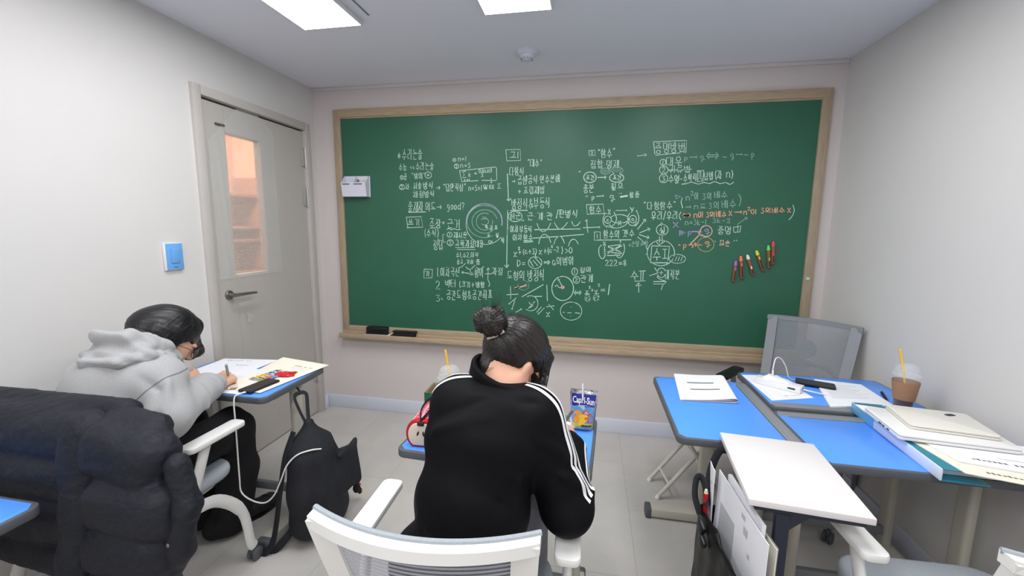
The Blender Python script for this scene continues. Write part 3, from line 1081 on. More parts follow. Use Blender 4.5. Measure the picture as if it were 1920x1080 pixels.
LT = {  # latin letters, figures and signs, y up
    '0': (.7, [arc(.5, .5, .42, .5, 90, 450, 14)]), '1': (.35, [[(.5, 1), (.45, 0)]]), '2': (.7, [[(.05, .75), (.3, 1), (.75, .9), (.7, .55), (.05, .03), (.95, .05)]]),
    '3': (.7, [[(.1, .95), (.8, .95), (.4, .58), (.85, .4), (.6, .02), (.05, .1)]]), '5': (.7, [[(.9, 1), (.25, .98), (.2, .6), (.75, .55), (.8, .15), (.1, .02)]]),
    '8': (.7, [[(.5, .52), (.15, .75), (.5, 1), (.8, .78), (.2, .28), (.5, 0), (.85, .25), (.5, .52)]]),
    'n': (.8, [[(.1, .7), (.12, 0)], [(.12, .45), (.45, .72), (.8, .55), (.82, 0)]]), 'k': (.7, [[(.1, 1), (.1, 0)], [(.75, .65), (.12, .35), (.8, 0)]]),
    's': (.6, [[(.8, .62), (.3, .65), (.3, .4), (.75, .3), (.6, 0), (.1, .05)]]), 'v': (.6, [[(.1, .65), (.45, 0), (.9, .68)]]),
    'x': (.75, [[(.1, .7), (.4, .5), (.5, .1), (.9, .05)], [(.85, .72), (.1, 0)]]), 'y': (.75, [[(.1, .75), (.2, .4), (.75, .4)], [(.85, .78), (.6, .1), (.2, -.2)]]),
    'a': (.75, [[(.75, .62), (.3, .65), (.1, .3), (.4, .02), (.75, .3), (.78, .65), (.8, .1), (.95, 0)]]),
    'p': (.7, [[(.15, .75), (.18, -.3)], [(.16, .65), (.6, .78), (.85, .5), (.6, .2), (.18, .25)]]),
    'q': (.8, [[(.7, .7), (.3, .75), (.15, .45), (.45, .3), (.75, .7), (.7, .1), (.5, -.35), (.4, -.05), (1, .15)]]),
    'r': (.55, [[(.15, .65), (.18, 0)], [(.18, .4), (.5, .65), (.85, .6)]]),
    'g': (.7, [[(.75, .6), (.3, .65), (.15, .3), (.5, .1), (.75, .6), (.75, -.1), (.4, -.35), (.1, -.2)]]), 'o': (.6, [arc(.45, .32, .36, .32, 90, 450, 12)]),
    'd': (.7, [arc(.42, .3, .34, .3, 0, 360, 12), [(.8, 1), (.8, 0)]]), '?': (.6, [[(.1, .8), (.45, 1), (.85, .8), (.5, .45), (.45, .2)], [(.42, .04), (.46, 0)]]),
    'D': (.8, [[(.12, 1), (.15, 0)], [(.05, .98), (.7, .85), (.85, .4), (.15, 0)]]), 'X': (.85, [[(.1, 1), (.85, 0)], [(.85, 1), (.1, 0)]]),
    'Y': (.85, [[(.05, 1), (.45, .5)], [(.95, 1), (.4, 0)]]), 'I': (.7, [[(.1, 1), (.9, 1)], [(.5, 1), (.5, 0)], [(.05, 0), (.95, .02)]]),
    'Σ': (.85, [[(.9, 1), (.1, .98), (.55, .5), (.05, 0), (.95, .05)]]), '=': (.8, [[(.1, .58), (.85, .6)], [(.1, .32), (.88, .34)]]), '+': (.8, [[(.1, .42), (.85, .45)], [(.48, .8), (.46, .08)]]),
    '-': (.7, [[(.1, .45), (.85, .48)]]), '(': (.45, [[(.8, 1.05), (.35, .6), (.75, -.1)]]), ')': (.45, [[(.2, 1.05), (.65, .5), (.2, -.1)]]), '>': (.7, [[(.1, .8), (.85, .45), (.1, .05)]]),
    '.': (.35, [[(.4, .05), (.5, .0)]]), ',': (.35, [[(.5, .1), (.3, -.15)]]), ':': (.35, [[(.45, .65), (.5, .6)], [(.45, .2), (.5, .15)]]), '·': (.4, [[(.4, .45), (.5, .42)]]),
    '“': (.5, [[(.35, 1), (.2, .8)], [(.75, 1), (.6, .8)]]), '/': (.6, [[(.85, 1.05), (.1, -.1)]]), '&': (.9, [[(.95, .1), (.25, .75), (.45, 1), (.65, .8), (.1, .25), (.35, 0), (.9, .5)]]),
    '~': (.9, [[(.05, .3), (.3, .55), (.6, .3), (.95, .5)]]), '*': (.8, [[(.5, .9), (.5, .1)], [(.1, .7), (.9, .3)], [(.1, .3), (.9, .7)]]), ' ': (.45, []), '!': (.3, [[(.5, 1), (.5, .3)], [(.5, .05), (.5, 0)]]),
    '→': (1.3, [[(.02, .45), (.95, .5)], [(.7, .8), (.98, .5), (.72, .15)]]),
    '⇒': (1.2, [[(.02, .58), (.85, .62)], [(.02, .34), (.85, .36)], [(.65, .9), (.98, .48), (.65, .05)]]),
    '⇔': (1.6, [[(.12, .6), (.88, .62)], [(.12, .36), (.88, .38)], [(.25, .9), (.02, .48), (.25, .08)], [(.75, .9), (.98, .5), (.75, .08)]]),
}


class Chalk:
    """All strokes of one colour, in photograph coordinates until they are put on the board."""

    def __init__(self, ox, oy, sc):
        self.o = (ox, oy, sc)
        self.s = []

    def at(self, ox, oy, sc):
        self.o = (ox, oy, sc)
        return self

    def line(self, *pts, w=1.0):
        ox, oy, sc = self.o
        self.s.append(([(ox + x / sc, oy + y / sc) for x, y in pts], w))
        return self

    def curve(self, *pts, w=1.0):
        return self.line(*[(p.x, p.y) for p in curve_pts([(x, y, 0) for x, y in pts], 18)], w=w)

    def ring(self, cx, cy, rx, ry=None, a0=-80, a1=285, w=1.0):
        return self.line(*arc(cx, cy, rx, ry or rx, a0, a1, 28), w=w)

    def arrow(self, x0, y0, x1, y1, h=16, w=1.0):
        self.line((x0, y0), (x1, y1), w=w)
        a = math.atan2(y1 - y0, x1 - x0)
        self.line((x1 - h * math.cos(a - .6), y1 - h * math.sin(a - .6)), (x1, y1), (x1 - h * math.cos(a + .6), y1 - h * math.sin(a + .6)), w=w)
        return self

    def hatch(self, cx, cy, rx, ry, n=5):
        for i in range(n):
            x = cx - rx * .6 + rx * 1.2 * i / (n - 1)
            self.line((x - rx * .12, cy + ry * .55), (x + rx * .14, cy - ry * .55), w=.8)
        return self

    def text(self, s, x0, x1, y0, y1, dy=0.0, w=1.0):
        """s written between x0 and x1, tops at y0, feet at y1; dy drops the far end."""
        adv = [1.0 if 0xAC00 <= ord(c) <= 0xD7A3 else LT[c][0] for c in s]
        k = (x1 - x0) / sum(adv)
        x = x0
        for c, a in zip(s, adv):
            st = hangul(c) if 0xAC00 <= ord(c) <= 0xD7A3 else LT[c][1]
            jx, jy = random.uniform(-.05, .05), random.uniform(-.04, .04)
            sl = random.uniform(-.04, .1)
            for q in st:
                pts = []
                for (u, v) in q:
                    uu = .06 + u * .86 + jx + sl * (v - .5) * .5 + random.uniform(-.02, .02)
                    xx = x + uu * a * k
                    yy = y1 - (v + jy + random.uniform(-.02, .02)) * (y1 - y0) + dy * (xx - x0) / (x1 - x0)
                    pts.append((xx, yy))
                self.line(*pts, w=w)
            x += a * k
        return self

    def build(self, name, m, width, lift=0.0):
        mb = MB()
        for pts, w in self.s:
            P = [Vector(board_pt(*p)) for p in pts]
            Q = [P[0]]
            for a in P[1:]:
                if (a - Q[-1]).length > 1e-4:
                    Q.append(a)
            if len(Q) < 2:
                Q.append(Q[0] + Vector((0.004, 0, 0)))
            L, R_ = [], []
            for i, a in enumerate(Q):
                t = (Q[min(i + 1, len(Q) - 1)] - Q[max(0, i - 1)]).normalized()
                nrm = Vector((-t.z, 0, t.x)) * width * w * 0.5 * random.uniform(.8, 1.15)
                L.append(a + nrm + Vector((0, -lift, 0)))
                R_.append(a - nrm + Vector((0, -lift, 0)))
            n = len(Q)
            mb.add(L + R_, [(i, i + 1, n + i + 1, n + i) for i in range(n - 1)])
            # round ends so strokes join
        return mb.build(name, m, board, smooth=False, world=True)


W = Chalk(730, 250, 6.352)
G = Chalk(0, 0, 1)
OR = Chalk(0, 0, 1)
PU = Chalk(0, 0, 1)
PK = Chalk(0, 0, 1)

# left column, top
W.text('*', 92, 142, 225, 305).text('수리논술', 150, 400, 190, 312, -6).text('.', 425, 445, 290, 316)
G.at(730, 250, 6.352)
W.text('수능', 108, 212, 365, 442, w=.85).text('vs', 245, 305, 380, 425, w=.85).text('수리논술', 312, 535, 350, 438, w=.85)
W.ring(148, 525, 17, 24).text('1', 140, 156, 510, 540).text('공', 166, 212, 484, 556).text(':', 235, 260, 495, 535).text('“방위“', 262, 430, 470, 540).ring(463, 497, 38).text('=', 442, 485, 470, 520)
W.ring(150, 640, 30).text('2', 135, 166, 615, 662).text('차', 188, 245, 605, 670).text(':', 252, 276, 620, 665).text('서술', 288, 388, 590, 670, -8).text('방식', 400, 528, 585, 668, -8)
W.text('→', 552, 608, 620, 680).text('“답안작성“', 640, 915, 600, 690)
W.text('채점방식', 280, 548, 688, 765, -8)
W.ring(775, 317, 18).text('1', 766, 784, 304, 330).text('n=1', 815, 920, 276, 332)
W.ring(800, 392, 27).text('2', 784, 816, 374, 410).text('n=5', 842, 972, 352, 410)
W.line((835, 445), (1262, 402), (1276, 410), (1280, 545), (1270, 562), (1100, 560)).line((1060, 562), (862, 575), (835, 445))
W.text('Σ', 862, 928, 458, 530).text('n', 880, 910, 436, 454).text('k', 942, 980, 472, 520).text('=', 1008, 1050, 455, 500).text('n(n+1)', 1062, 1228, 418, 460).line((1062, 466), (1202, 462)).text('2', 1092, 1128, 480, 518).text('k=1', 888, 960, 540, 570)
W.arrow(1212, 530, 1216, 594).text('n=5+1', 938, 1106, 620, 684).text('일때', 1112, 1250, 612, 664).text('Σ', 1282, 1334, 600, 655)
W.text('출제자', 214, 412, 815, 930).line((225, 940), (436, 936), w=1.2).text('의도', 425, 555, 825, 925).text('→', 562, 630, 840, 910)
W.text('good?', 678, 900, 820, 905)
# left column, lower
W.at(730, 400, 6.0)
W.line((185, 45), (358, 36), (376, 155), (196, 162)).line((192, 50), (208, 160)).text('쓰기', 208, 348, 62, 138)
W.text('주장', 440, 585, 62, 165).line((455, 165), (540, 162)).text('+', 588, 635, 80, 130).text('근거', 645, 805, 65, 165)
W.curve((645, 180), (675, 172), (700, 186), (730, 172), (765, 186), (802, 176))
W.text('(수식)', 388, 565, 178, 262, w=.9).text('정답', 492, 608, 305, 410).line((620, 236), (600, 242), (604, 318), (632, 324)).line((545, 285), (560, 300), (545, 305))
W.ring(678, 240, 28).text('1', 670, 688, 222, 258).text('제시문', 718, 880, 214, 278)
W.ring(685, 330, 34).text('2', 668, 704, 306, 352).text('교육과정', 732, 965, 302, 380).text('내용', 965, 1060, 302, 378).line((740, 386), (962, 384)).line((762, 407), (968, 409))
P_ = G.at(730, 400, 6.0)
P_.ring(1072, 92, 44, 38, -150, 140).text('작', 1045, 1100, 35, 78, w=.8).ring(1070, 92, 92, 96, -10, 300).ring(1072, 92, 142, 132, 40, 345).ring(1070, 92, 196, 182, 62, 375)
PU.at(730, 400, 6).ring(1068, 96, 204, 205, 190, 372, w=.9)
W.ring(1085, 120, 222, 230, 40, 255, w=.9).text('의', 1080, 1110, 135, 172).text('정', 1125, 1165, 140, 190).text('유', 1182, 1218, 138, 180).text('우', 1100, 1140, 235, 272).text('실', 1195, 1238, 220, 272).text('여', 1110, 1168, 305, 340).text('학', 1258, 1300, 275, 340)
W.text('수1,수2,미적', 748, 1005, 440, 495, w=.85).text('공교', 755, 830, 522, 572, w=.85).text(',', 836, 850, 560, 572).text('기하', 862, 955, 522, 572, w=.85).text('통', 972, 1028, 520, 578, w=.85)
W.curve((778, 612), (815, 600), (856, 562)).curve((858, 602), (905, 630), (968, 582)).curve((975, 608), (1022, 626), (1066, 596))
W.line((392, 628), (486, 632), (480, 725), (388, 730), (392, 628), (402, 622)).text('기', 402, 462, 650, 712)
W.text('1.이차곡선', 535, 795, 612, 710, 0).arrow(905, 678, 812, 662, 24).text('도형의', 902, 1062, 622, 715).line((1112, 612), (1108, 745), (1130, 790), (1120, 825)).line((1095, 640), (1112, 610), (1128, 636)).line((1075, 680), (1152, 680)).text('과정', 1152, 1282, 612, 692)
W.text('2', 518, 582, 760, 855).text('벡터', 622, 755, 748, 832).text('(크기+방향', 780, 1080, 768, 835)
W.text('3', 518, 582, 920, 995).line((585, 950), (600, 975)).text('공간도형&공간좌표', 638, 1165, 868, 972)
# middle column
W.at(930, 260, 6.0)
W.line((108, 125), (272, 120), (278, 244), (122, 250), (110, 122)).text('고1', 152, 262, 148, 228)
W.text('“대수“', 352, 522, 232, 315).text('다항식', 146, 322, 318, 412, 0)
W.line((128, 392), (140, 692), w=1.3).line((120, 682), (142, 698), (168, 672), w=1.3)
W.text('→', 178, 222, 455, 500).text('곱셈공식', 238, 472, 420, 515, -10).text('·', 470, 490, 440, 490).text('인수분해', 490, 722, 415, 500, -15)
W.text('+', 242, 288, 565, 620).text('조립제법', 308, 552, 545, 628, -12)
W.text('방정식&부등식', 168, 614, 680, 798, -20).line((162, 808), (356, 806), w=1.2).line((132, 806), (128, 1085), w=1.2)
W.ring(215, 875, 78, 58).text('허근', 152, 278, 838, 908).line((288, 925), (296, 912)).line((302, 928), (312, 912))
W.text('근·계·관', 346, 640, 830, 912).text('/', 672, 706, 800, 890).text('판별식', 702, 925, 800, 888)
W.text('이차부등식', 158, 408, 980, 1055).line((430, 1024), (952, 1016), w=1.3)
W.curve((460, 952), (490, 1020), (530, 1047), (580, 1015), (616, 950)).curve((655, 942), (690, 1000), (725, 1016), (765, 990), (804, 942)).curve((852, 930), (870, 972), (895, 982), (922, 968), (950, 932))
W.line((1018, 905), (1034, 1060)).line((1004, 930), (1020, 905), (1028, 928)).arrow(978, 1002, 1172, 994)
W.line((1044, 135), (1112, 130), (1116, 188), (1048, 192), (1044, 132)).text('2', 1062, 1096, 145, 178).text('“함수“', 1142, 1345, 118, 215, -15)
W.text('집합·명제', 1060, 1392, 245, 335, -8)
G.at(930, 260, 6.0).ring(1230, 365, 54, 34).hatch(1230, 365, 54, 34).ring(1362, 357, 66, 36).hatch(1362, 357, 66, 36)
W.line((932, 378), (936, 364)).line((944, 378), (950, 362)).ring(1057, 435, 70, 60, w=1.2).text('조건', 1008, 1108, 410, 465).arrow(1142, 436, 1246, 434, 30, w=1.2).ring(1357, 440, 80, 50, w=1.2).text('조건', 1308, 1412, 412, 466)
W.text('충분', 978, 1106, 515, 608).text('필요', 1288, 1434, 500, 575).line((1010, 642), (1014, 656)).line((1028, 640), (1032, 654)).text('p', 1072, 1116, 638, 690).arrow(1128, 650, 1216, 642, 18).text('q', 1262, 1350, 618, 690).line((1384, 612), (1388, 622)).line((1408, 610), (1412, 620)).line((1396, 656), (1480, 642), w=2.2).text('항등', 1500, 1615, 602, 665, -6)
W.line((1018, 742), (1205, 735), (1216, 842), (1026, 850), (1018, 740)).line((1216, 842), (1245, 840)).text('함수', 1042, 1188, 755, 832)
W.text('X', 1252, 1298, 798, 858).arrow(1346, 808, 1476, 806).text('Y', 1502, 1556, 772, 832)
W.curve((1222, 848), (1202, 915), (1225, 980), (1285, 995), (1340, 950), (1355, 890), (1325, 822)).ring(1258, 912, 40).text('x', 1238, 1276, 895, 932).text('x2', 1242, 1295, 970, 1000)
W.ring(1540, 905, 40, 42).text('a', 1518, 1562, 885, 925).ring(1535, 945, 44, 32, -20, 200).ring(1390, 902, 102, 48, -160, 150).curve((1295, 1000), (1375, 1004), (1450, 975), (1482, 940)).line((1372, 925), (1410, 972)).line((1408, 922), (1374, 974)).curve((1580, 805), (1606, 880), (1596, 950), (1560, 986)).curve((1505, 835), (1482, 880), (1484, 935))
# middle column, lower
W.at(930, 430, 6.0)
W.line((126, 0), (120, 425), w=1.3).line((96, 400), (120, 434), (142, 398), w=1.3)
W.text('이차함수', 184, 420, 58, 126, -6).line((308, 132), (412, 126)).line((312, 146), (418, 138)).line((420, 99), (760, 76), (988, 57), w=1.3)
W.curve((480, 166), (500, 90), (545, 55), (590, 85), (618, 152)).curve((650, 172), (672, 110), (710, 80), (745, 98), (772, 160)).curve((815, 192), (835, 135), (872, 110), (905, 130), (925, 168))
W.text('x', 190, 244, 236, 312).text('2', 248, 276, 198, 230).text('+(', 244, 322, 225, 285).text('a+3)', 318, 466, 215, 278).text('x', 478, 528, 212, 282).text('+(', 534, 598, 205, 275).text('a', 592, 630, 210, 265).text('2', 616, 646, 182, 208).text('-2', 642, 712, 195, 260).text(')', 732, 762, 195, 270).text('>0', 772, 866, 205, 268)
W.text('D=', 230, 336, 340, 418).ring(440, 375, 76, 66, -60, 310).line((380, 350), (420, 420)).line((415, 345), (470, 410)).line((450, 330), (505, 395)).arrow(440, 275, 445, 332).text('⇒', 532, 614, 345, 400).text('a의범위', 628, 876, 318, 408, -8)
W.ring(885, 475, 32, 40).text('1', 876, 894, 450, 500).text('정의', 942, 1080, 430, 490, -8).ring(905, 568, 36, 40).text('2', 886, 926, 545, 592).text('관계', 945, 1096, 518, 602, -8)
W.text('도형의', 118, 330, 472, 572, -4).text('방정식', 352, 552, 465, 590, -15)
W.ring(750, 665, 122, 136, -110, 255, w=1.25).arrow(750, 652, 698, 556, 22).text('r', 662, 694, 618, 648).curve((692, 630), (710, 655), (745, 652))
PK.at(930, 430, 6).ring(750, 652, 8, w=3).arrow(212, 668, 350, 625, 22, w=1.6).line((208, 662), (268, 652), w=2.6)
G.at(930, 430, 6).ring(308, 630, 62, 55, -90, 200, w=.6)
W.text('⇔', 876, 972, 680, 742).text('x', 1000, 1050, 672, 722).text('2', 1042, 1068, 636, 664).text('+', 1064, 1104, 660, 710).text('y', 1104, 1150, 668, 716).text('2', 1142, 1174, 614, 644).text('=', 1166, 1242, 648, 712).line((1280, 615), (1262, 738), w=1.2).line((998, 730), (1056, 727)).line((1106, 726), (1158, 724)).text('r2', 1012, 1066, 748, 796).text('r2', 1102, 1168, 746, 796)
G.ring(1030, 775, 30, 36).ring(1122, 772, 28, 32)
W.line((163, 640), (166, 786)).line((118, 736), (250, 728)).line((290, 760), (532, 622), w=1.3).line((572, 625), (578, 808), w=1.2).ring(390, 832, 82, 85, -120, 130).text('y', 358, 438, 800, 872).line((440, 812), (362, 892)).line((455, 936), (512, 870)).line((470, 958), (546, 882)).line((565, 872), (660, 860)).line((590, 842), (648, 906)).text('x', 556, 622, 905, 985).line((430, 755), (518, 754), w=1.2)
W.arrow(228, 772, 142, 842).arrow(212, 800, 178, 902).arrow(218, 936, 292, 894)
W.ring(845, 920, 121, 102).line((752, 932), (775, 935)).line((800, 938), (850, 940)).line((888, 938), (945, 946)).line((838, 975), (838, 982)).line((846, 872), (848, 880))
W.line((1108, 30), (1172, 28), (1174, 116), (1106, 120), (1108, 28)).text('1', 1125, 1155, 50, 98).text('함수의', 1205, 1395, 12, 98, 0).text('갯수', 1415, 1562, 2, 82, 0).line((1100, 122), (1522, 117))
W.text('X', 1198, 1240, 138, 182).text('Y', 1382, 1420, 108, 152).curve((1188, 174), (1158, 215), (1162, 290), (1198, 333), (1235, 288)).curve((1436, 158), (1447, 225), (1420, 300), (1378, 318), (1348, 282), (1352, 250)).text('1', 1212, 1232, 190, 222).text('2', 1212, 1236, 228, 255).text('3', 1210, 1236, 270, 302)
for p in (((1258, 196), (1412, 262)), ((1250, 258), (1402, 182)), ((1252, 276), (1420, 182)), ((1250, 296), (1400, 290)), ((1258, 255), (1422, 275)), ((1262, 190), (1400, 172)), ((1300, 205), (1395, 250))):
    W.line(*p)
W.text('222=8', 1226, 1475, 345, 412, 0)
# right column, top
W.at(1180, 250, 6.0)
W.arrow(86, 256, 195, 240, 26).line((272, 95), (645, 80), (635, 214)).line((272, 92), (286, 232)).line((290, 246), (636, 215)).text('증명방법', 288, 634, 110, 228, -8)
W.ring(378, 325, 33).text('1', 370, 388, 303, 348).text('대우', 412, 605, 268, 358, -4, w=.9)
G.at(1180, 250, 6).text('p', 612, 668, 258, 310).arrow(676, 268, 764, 266, 20).text('q', 786, 858, 235, 300).text('⇔', 864, 1030, 205, 292).text('~', 1048, 1106, 240, 285).text('q', 1128, 1190, 210, 285).arrow(1200, 238, 1272, 236, 20).text('~', 1282, 1350, 212, 260).text('p', 1366, 1412, 208, 275)
W.ring(388, 412, 48, 45).text('2', 366, 412, 382, 442).text('귀류법', 440, 695, 362, 442, 0, w=.9).line((440, 412), (702, 404))
W.ring(385, 508, 48).text('3', 362, 410, 478, 538).text('수열', 438, 572, 465, 556, 0).text('-', 568, 604, 490, 540).text('수학적', 604, 760, 458, 546, -4).line((758, 424), (838, 418), (828, 540), (766, 544), (772, 424)).text('귀', 772, 832, 430, 535).text('납법', 838, 946, 438, 528, -4).text('(자', 958, 1045, 420, 512).text('n)', 1085, 1180, 415, 500)
G.line((795, 430), (790, 530), w=1.4).line((815, 430), (812, 530), w=1.4)
W.curve((588, 572), (640, 566), (700, 550), (780, 572), (840, 552), (900, 566), (960, 542), (1020, 566), (1085, 552), (1130, 576), (1174, 548))
G.text('n', 628, 690, 690, 755).text('2', 688, 728, 652, 702).text('이', 732, 785, 668, 745).text('3', 812, 866, 680, 748).text('의', 872, 932, 668, 745).text('배수', 948, 1108, 655, 728, -8).curve((1228, 680), (1255, 740), (1236, 822))
G.arrow(632, 830, 696, 828, 20).text('n도', 722, 868, 795, 858).text('3', 886, 938, 785, 852).text('의', 942, 1015, 775, 852).text('배수', 1032, 1205, 752, 838, -8)
W.line((596, 722), (582, 775), (600, 842))
PU.at(1180, 250, 6).line((520, 696), (582, 712), (524, 736), (520, 696)).text('X', 480, 572, 1000, 1062).line((1045, 0), (1046, 0))
PU.s.pop()
W.text('“다항함수“', 158, 528, 772, 858, -10, w=.9).text('우리/우리', 242, 548, 882, 972, -8).curve((582, 880), (560, 930), (580, 976))
OR.at(1180, 250, 6).text('⇔', 588, 692, 895, 950, w=1.4).line((605, 925), (675, 922), w=2.4).text('n이', 716, 842, 885, 952, -3).text('3의', 858, 972, 885, 945, -3).text('배수', 974, 1096, 875, 942, -3).text('X', 1112, 1164, 872, 930).arrow(1184, 886, 1270, 886, 24).text('n', 1278, 1330, 855, 918).text('2', 1328, 1370, 828, 868).text('이', 1366, 1450, 852, 908).text('3의', 1476, 1595, 842, 902, -4).text('배수', 1598, 1760, 838, 896, -4).text('X', 1772, 1828, 838, 892)
W.curve((1840, 805), (1855, 865), (1835, 925), (1792, 976))
G.text('n=3k-1', 622, 870, 970, 1032, -4).text('.', 890, 910, 990, 1020).text('3k-2', 930, 1142, 960, 1010, -4).arrow(1215, 1026, 1326, 944, 30)
# right column, lower
W.at(1100, 380, 6.0)
W.text('+', 812, 874, 205, 265).ring(850, 305, 66, 60).text('실', 812, 892, 270, 342).arrow(570, 302, 666, 184, 34).arrow(594, 340, 716, 290, 34).arrow(588, 358, 706, 398, 34).curve((570, 385), (630, 430), (660, 480), (682, 526))
G.at(1100, 380, 6).text('+', 466, 506, 450, 500).text('순열조합', 500, 695, 432, 495, -6, w=.85)
W.line((820, 378), (820, 452)).line((850, 376), (850, 452)).line((774, 428), (815, 476), (884, 432)).ring(835, 565, 154, 144, -70, 285).line((730, 486), (932, 492), (914, 652)).line((732, 488), (718, 676)).line((720, 676), (916, 676), w=1.3).text('수', 738, 850, 510, 648).text('I', 840, 915, 525, 628).line((665, 580), (690, 582))
W.ring(1020, 632, 92, 50, -100, 255, w=.8).hatch(1020, 632, 80, 46, 4)
W.text('수', 484, 590, 765, 850).line((545, 850), (540, 885), (662, 878)).line((590, 770), (666, 766)).line((612, 770), (608, 872)).line((638, 770), (632, 868)).line((586, 1012), (584, 902)).line((552, 936), (586, 900), (616, 932), (552, 936))
W.ring(840, 788, 46, 54).text('+', 808, 874, 750, 815).line((706, 822), (800, 792)).line((766, 732), (804, 792)).text('미적분', 880, 1046, 758, 866).line((750, 888), (888, 886)).line((750, 914), (872, 914)).curve((798, 800), (800, 845), (850, 872), (896, 890), (858, 925), (838, 982))
PU.at(1100, 380, 6).line((1045, 314), (1112, 336), (1044, 372), (1045, 314)).hatch(1065, 340, 20, 20, 3).text('p', 1128, 1186, 310, 368).arrow(1180, 325, 1292, 325, 26, w=1.3)
PK.at(1100, 380, 6).ring(1345, 320, 66, 62, w=1.2).line((1165, 466), (1288, 342), w=1.2).line((1250, 345), (1290, 340), (1288, 378), w=1.2).text('모순', 1486, 1618, 425, 490, 0)
PU.text('q', 1312, 1398, 282, 345)
W.text('증명', 1466, 1632, 272, 358, -4).line((1652, 276), (1704, 272), (1698, 330), (1656, 332), (1650, 276)).line((1690, 266), (1736, 264), (1722, 330), (1660, 336)).text('.', 1772, 1792, 330, 345)
OR.at(1100, 380, 6).line((1034, 482), (1038, 468)).line((1046, 484), (1052, 468)).text('p', 1080, 1134, 455, 515).arrow(1144, 476, 1246, 468, 34, w=1.3).line((1185, 508), (1215, 455), w=1.3).text('~', 1252, 1306, 440, 500).text('q', 1310, 1398, 420, 485)
M['chalk_olive'] = mat('olive_orange_chalk', (166, 160, 112), 0.9, var=0.15, vscale=90)
OL = Chalk(1100, 380, 6).ring(1340, 470, 92, 80)
W.line((1446, 428), (1450, 442)).line((1658, 432), (1664, 420)).line((1684, 432), (1690, 418))

W.build('white_chalk_lettering', 'chalk_white', 0.0047)['label'] = 'white handwritten mathematics notes'
G.build('faint_chalk_lettering', 'chalk_grey', 0.0046)['label'] = 'faint greyish chalk notes'
OR.build('orange_chalk_lettering', 'chalk_orange', 0.0052, 0.0002)['label'] = 'orange chalk notes'
PU.build('violet_chalk_lettering', 'chalk_purple', 0.005, 0.0003)['label'] = 'violet chalk notes'
PK.build('pink_chalk_lettering', 'chalk_pink', 0.005, 0.0004)['label'] = 'pink chalk notes'
OL.build('olive_chalk_lettering', 'chalk_olive', 0.0048, 0.0005)['label'] = 'dull orange chalk ring'
# ------------------------------------------------------------------ desks
DT = 0.72       # height of the desk tops


def student_desk(label, x, y, rz, w=0.64, d=0.42, hook=False):
    """User sits on the local -y side; a grey pen tray runs along the +y edge."""
    t = thing('student_desk', label, 'desk', (x, y, 0), rz, 'blue-topped student desks')
    MB().prism(rrect(w, d, 0.03), DT - 0.028, DT - 0.001, 0.004).build('edge_band', 'dark_grey_plastic', t)
    iw, y0, y1 = w / 2 - 0.010, -d / 2 + 0.010, d / 2 - 0.060
    pts = [(-iw, y0 + 0.02), (-iw + 0.02, y0), (iw - 0.02, y0), (iw, y0 + 0.02), (iw, y1 + 0.03), (iw - 0.04, y1), (-iw + 0.04, y1), (-iw, y1 + 0.03)]
    MB().prism(pts, DT - 0.003, DT, 0.0004).build('tabletop', 'desk_blue', t)
    tr_ = MB()
    yc = d / 2 - 0.034
    tr_.prism(rrect(w - 0.03, 0.044, 0.012, cy=yc), DT - 0.003, DT + 0.0008, 0.0005)
    tr_.prism(rrect(w - 0.10, 0.020, 0.009, cy=yc), DT + 0.0004, DT + 0.0016, 0.0004)
    tr_.build('pen_tray', 'tray_grey', t)
    u = MB()
    u.box((0, 0.03, DT - 0.045), (w - 0.12, 0.05, 0.03), 0.003)
    u.build('crossbar', 'beige_metal', t)
    bx_ = MB().box((0, -0.07, DT - 0.04), (w - 0.2, 0.14, 0.02), 0.004)
    bx_.build('book_shelf', 'dark_grey_plastic', t)
    for s in (-1, 1):
        xx = s * (w / 2 - 0.055)
        l = MB()
        l.prism(rrect(0.034, 0.066, 0.014, cx=xx, cy=0.05), 0.045, DT - 0.03, 0.002)
        l.box((xx, 0.03, DT - 0.038), (0.05, 0.30, 0.02), 0.003)
        lg = l.build('leg', 'beige_metal', t)
        MB().box((xx, 0.0, 0.031), (0.058, 0.41, 0.044), 0.006).build('foot_bar', 'beige_metal', lg)
        for q in (-1, 1):
            MB().prism(rrect(0.064, 0.032, 0.010, cx=xx, cy=q * 0.208), 0.0, 0.055, 0.008).build('foot_cap', 'dark_grey_plastic', lg)
    lo_ = MB()
    lo_.box((0, 0.06, 0.12), (w - 0.14, 0.022, 0.04), 0.003)
    lo_.build('lower_bar', 'tray_grey', t)
    if hook:
        MB().tube([(w / 2 - 0.03, 0.02, DT - 0.03), (w / 2 - 0.015, 0.02, DT - 0.05), (w / 2 - 0.005, 0.02, DT - 0.065), (w / 2 + 0.008, 0.02, DT - 0.06)], 0.005, 8).build('bag_hook', 'black_plastic', t)
    return t


student_desk('blue student desk under the open worksheets, by the door', -1.66, 1.70, 0, d=0.43, hook=True)
student_desk('blue student desk in front of the black-jacketed student', -0.283, 1.404, math.radians(-3.2), d=0.41)
student_desk('blue student desk with folded booklet, side-on beside the round stool', 0.541, 1.812, math.radians(-90), d=0.43)
student_desk('blue student desk against the wall with iced coffee and phone', 1.083, 2.07, PI, d=0.45)
student_desk('blue student desk under the laptops and blue binder', 1.078, 1.612, 0, w=0.66, d=0.41)
student_desk('blue student desk cut off at the lower left corner, beside the black puffer', -1.71, 0.572, PI)

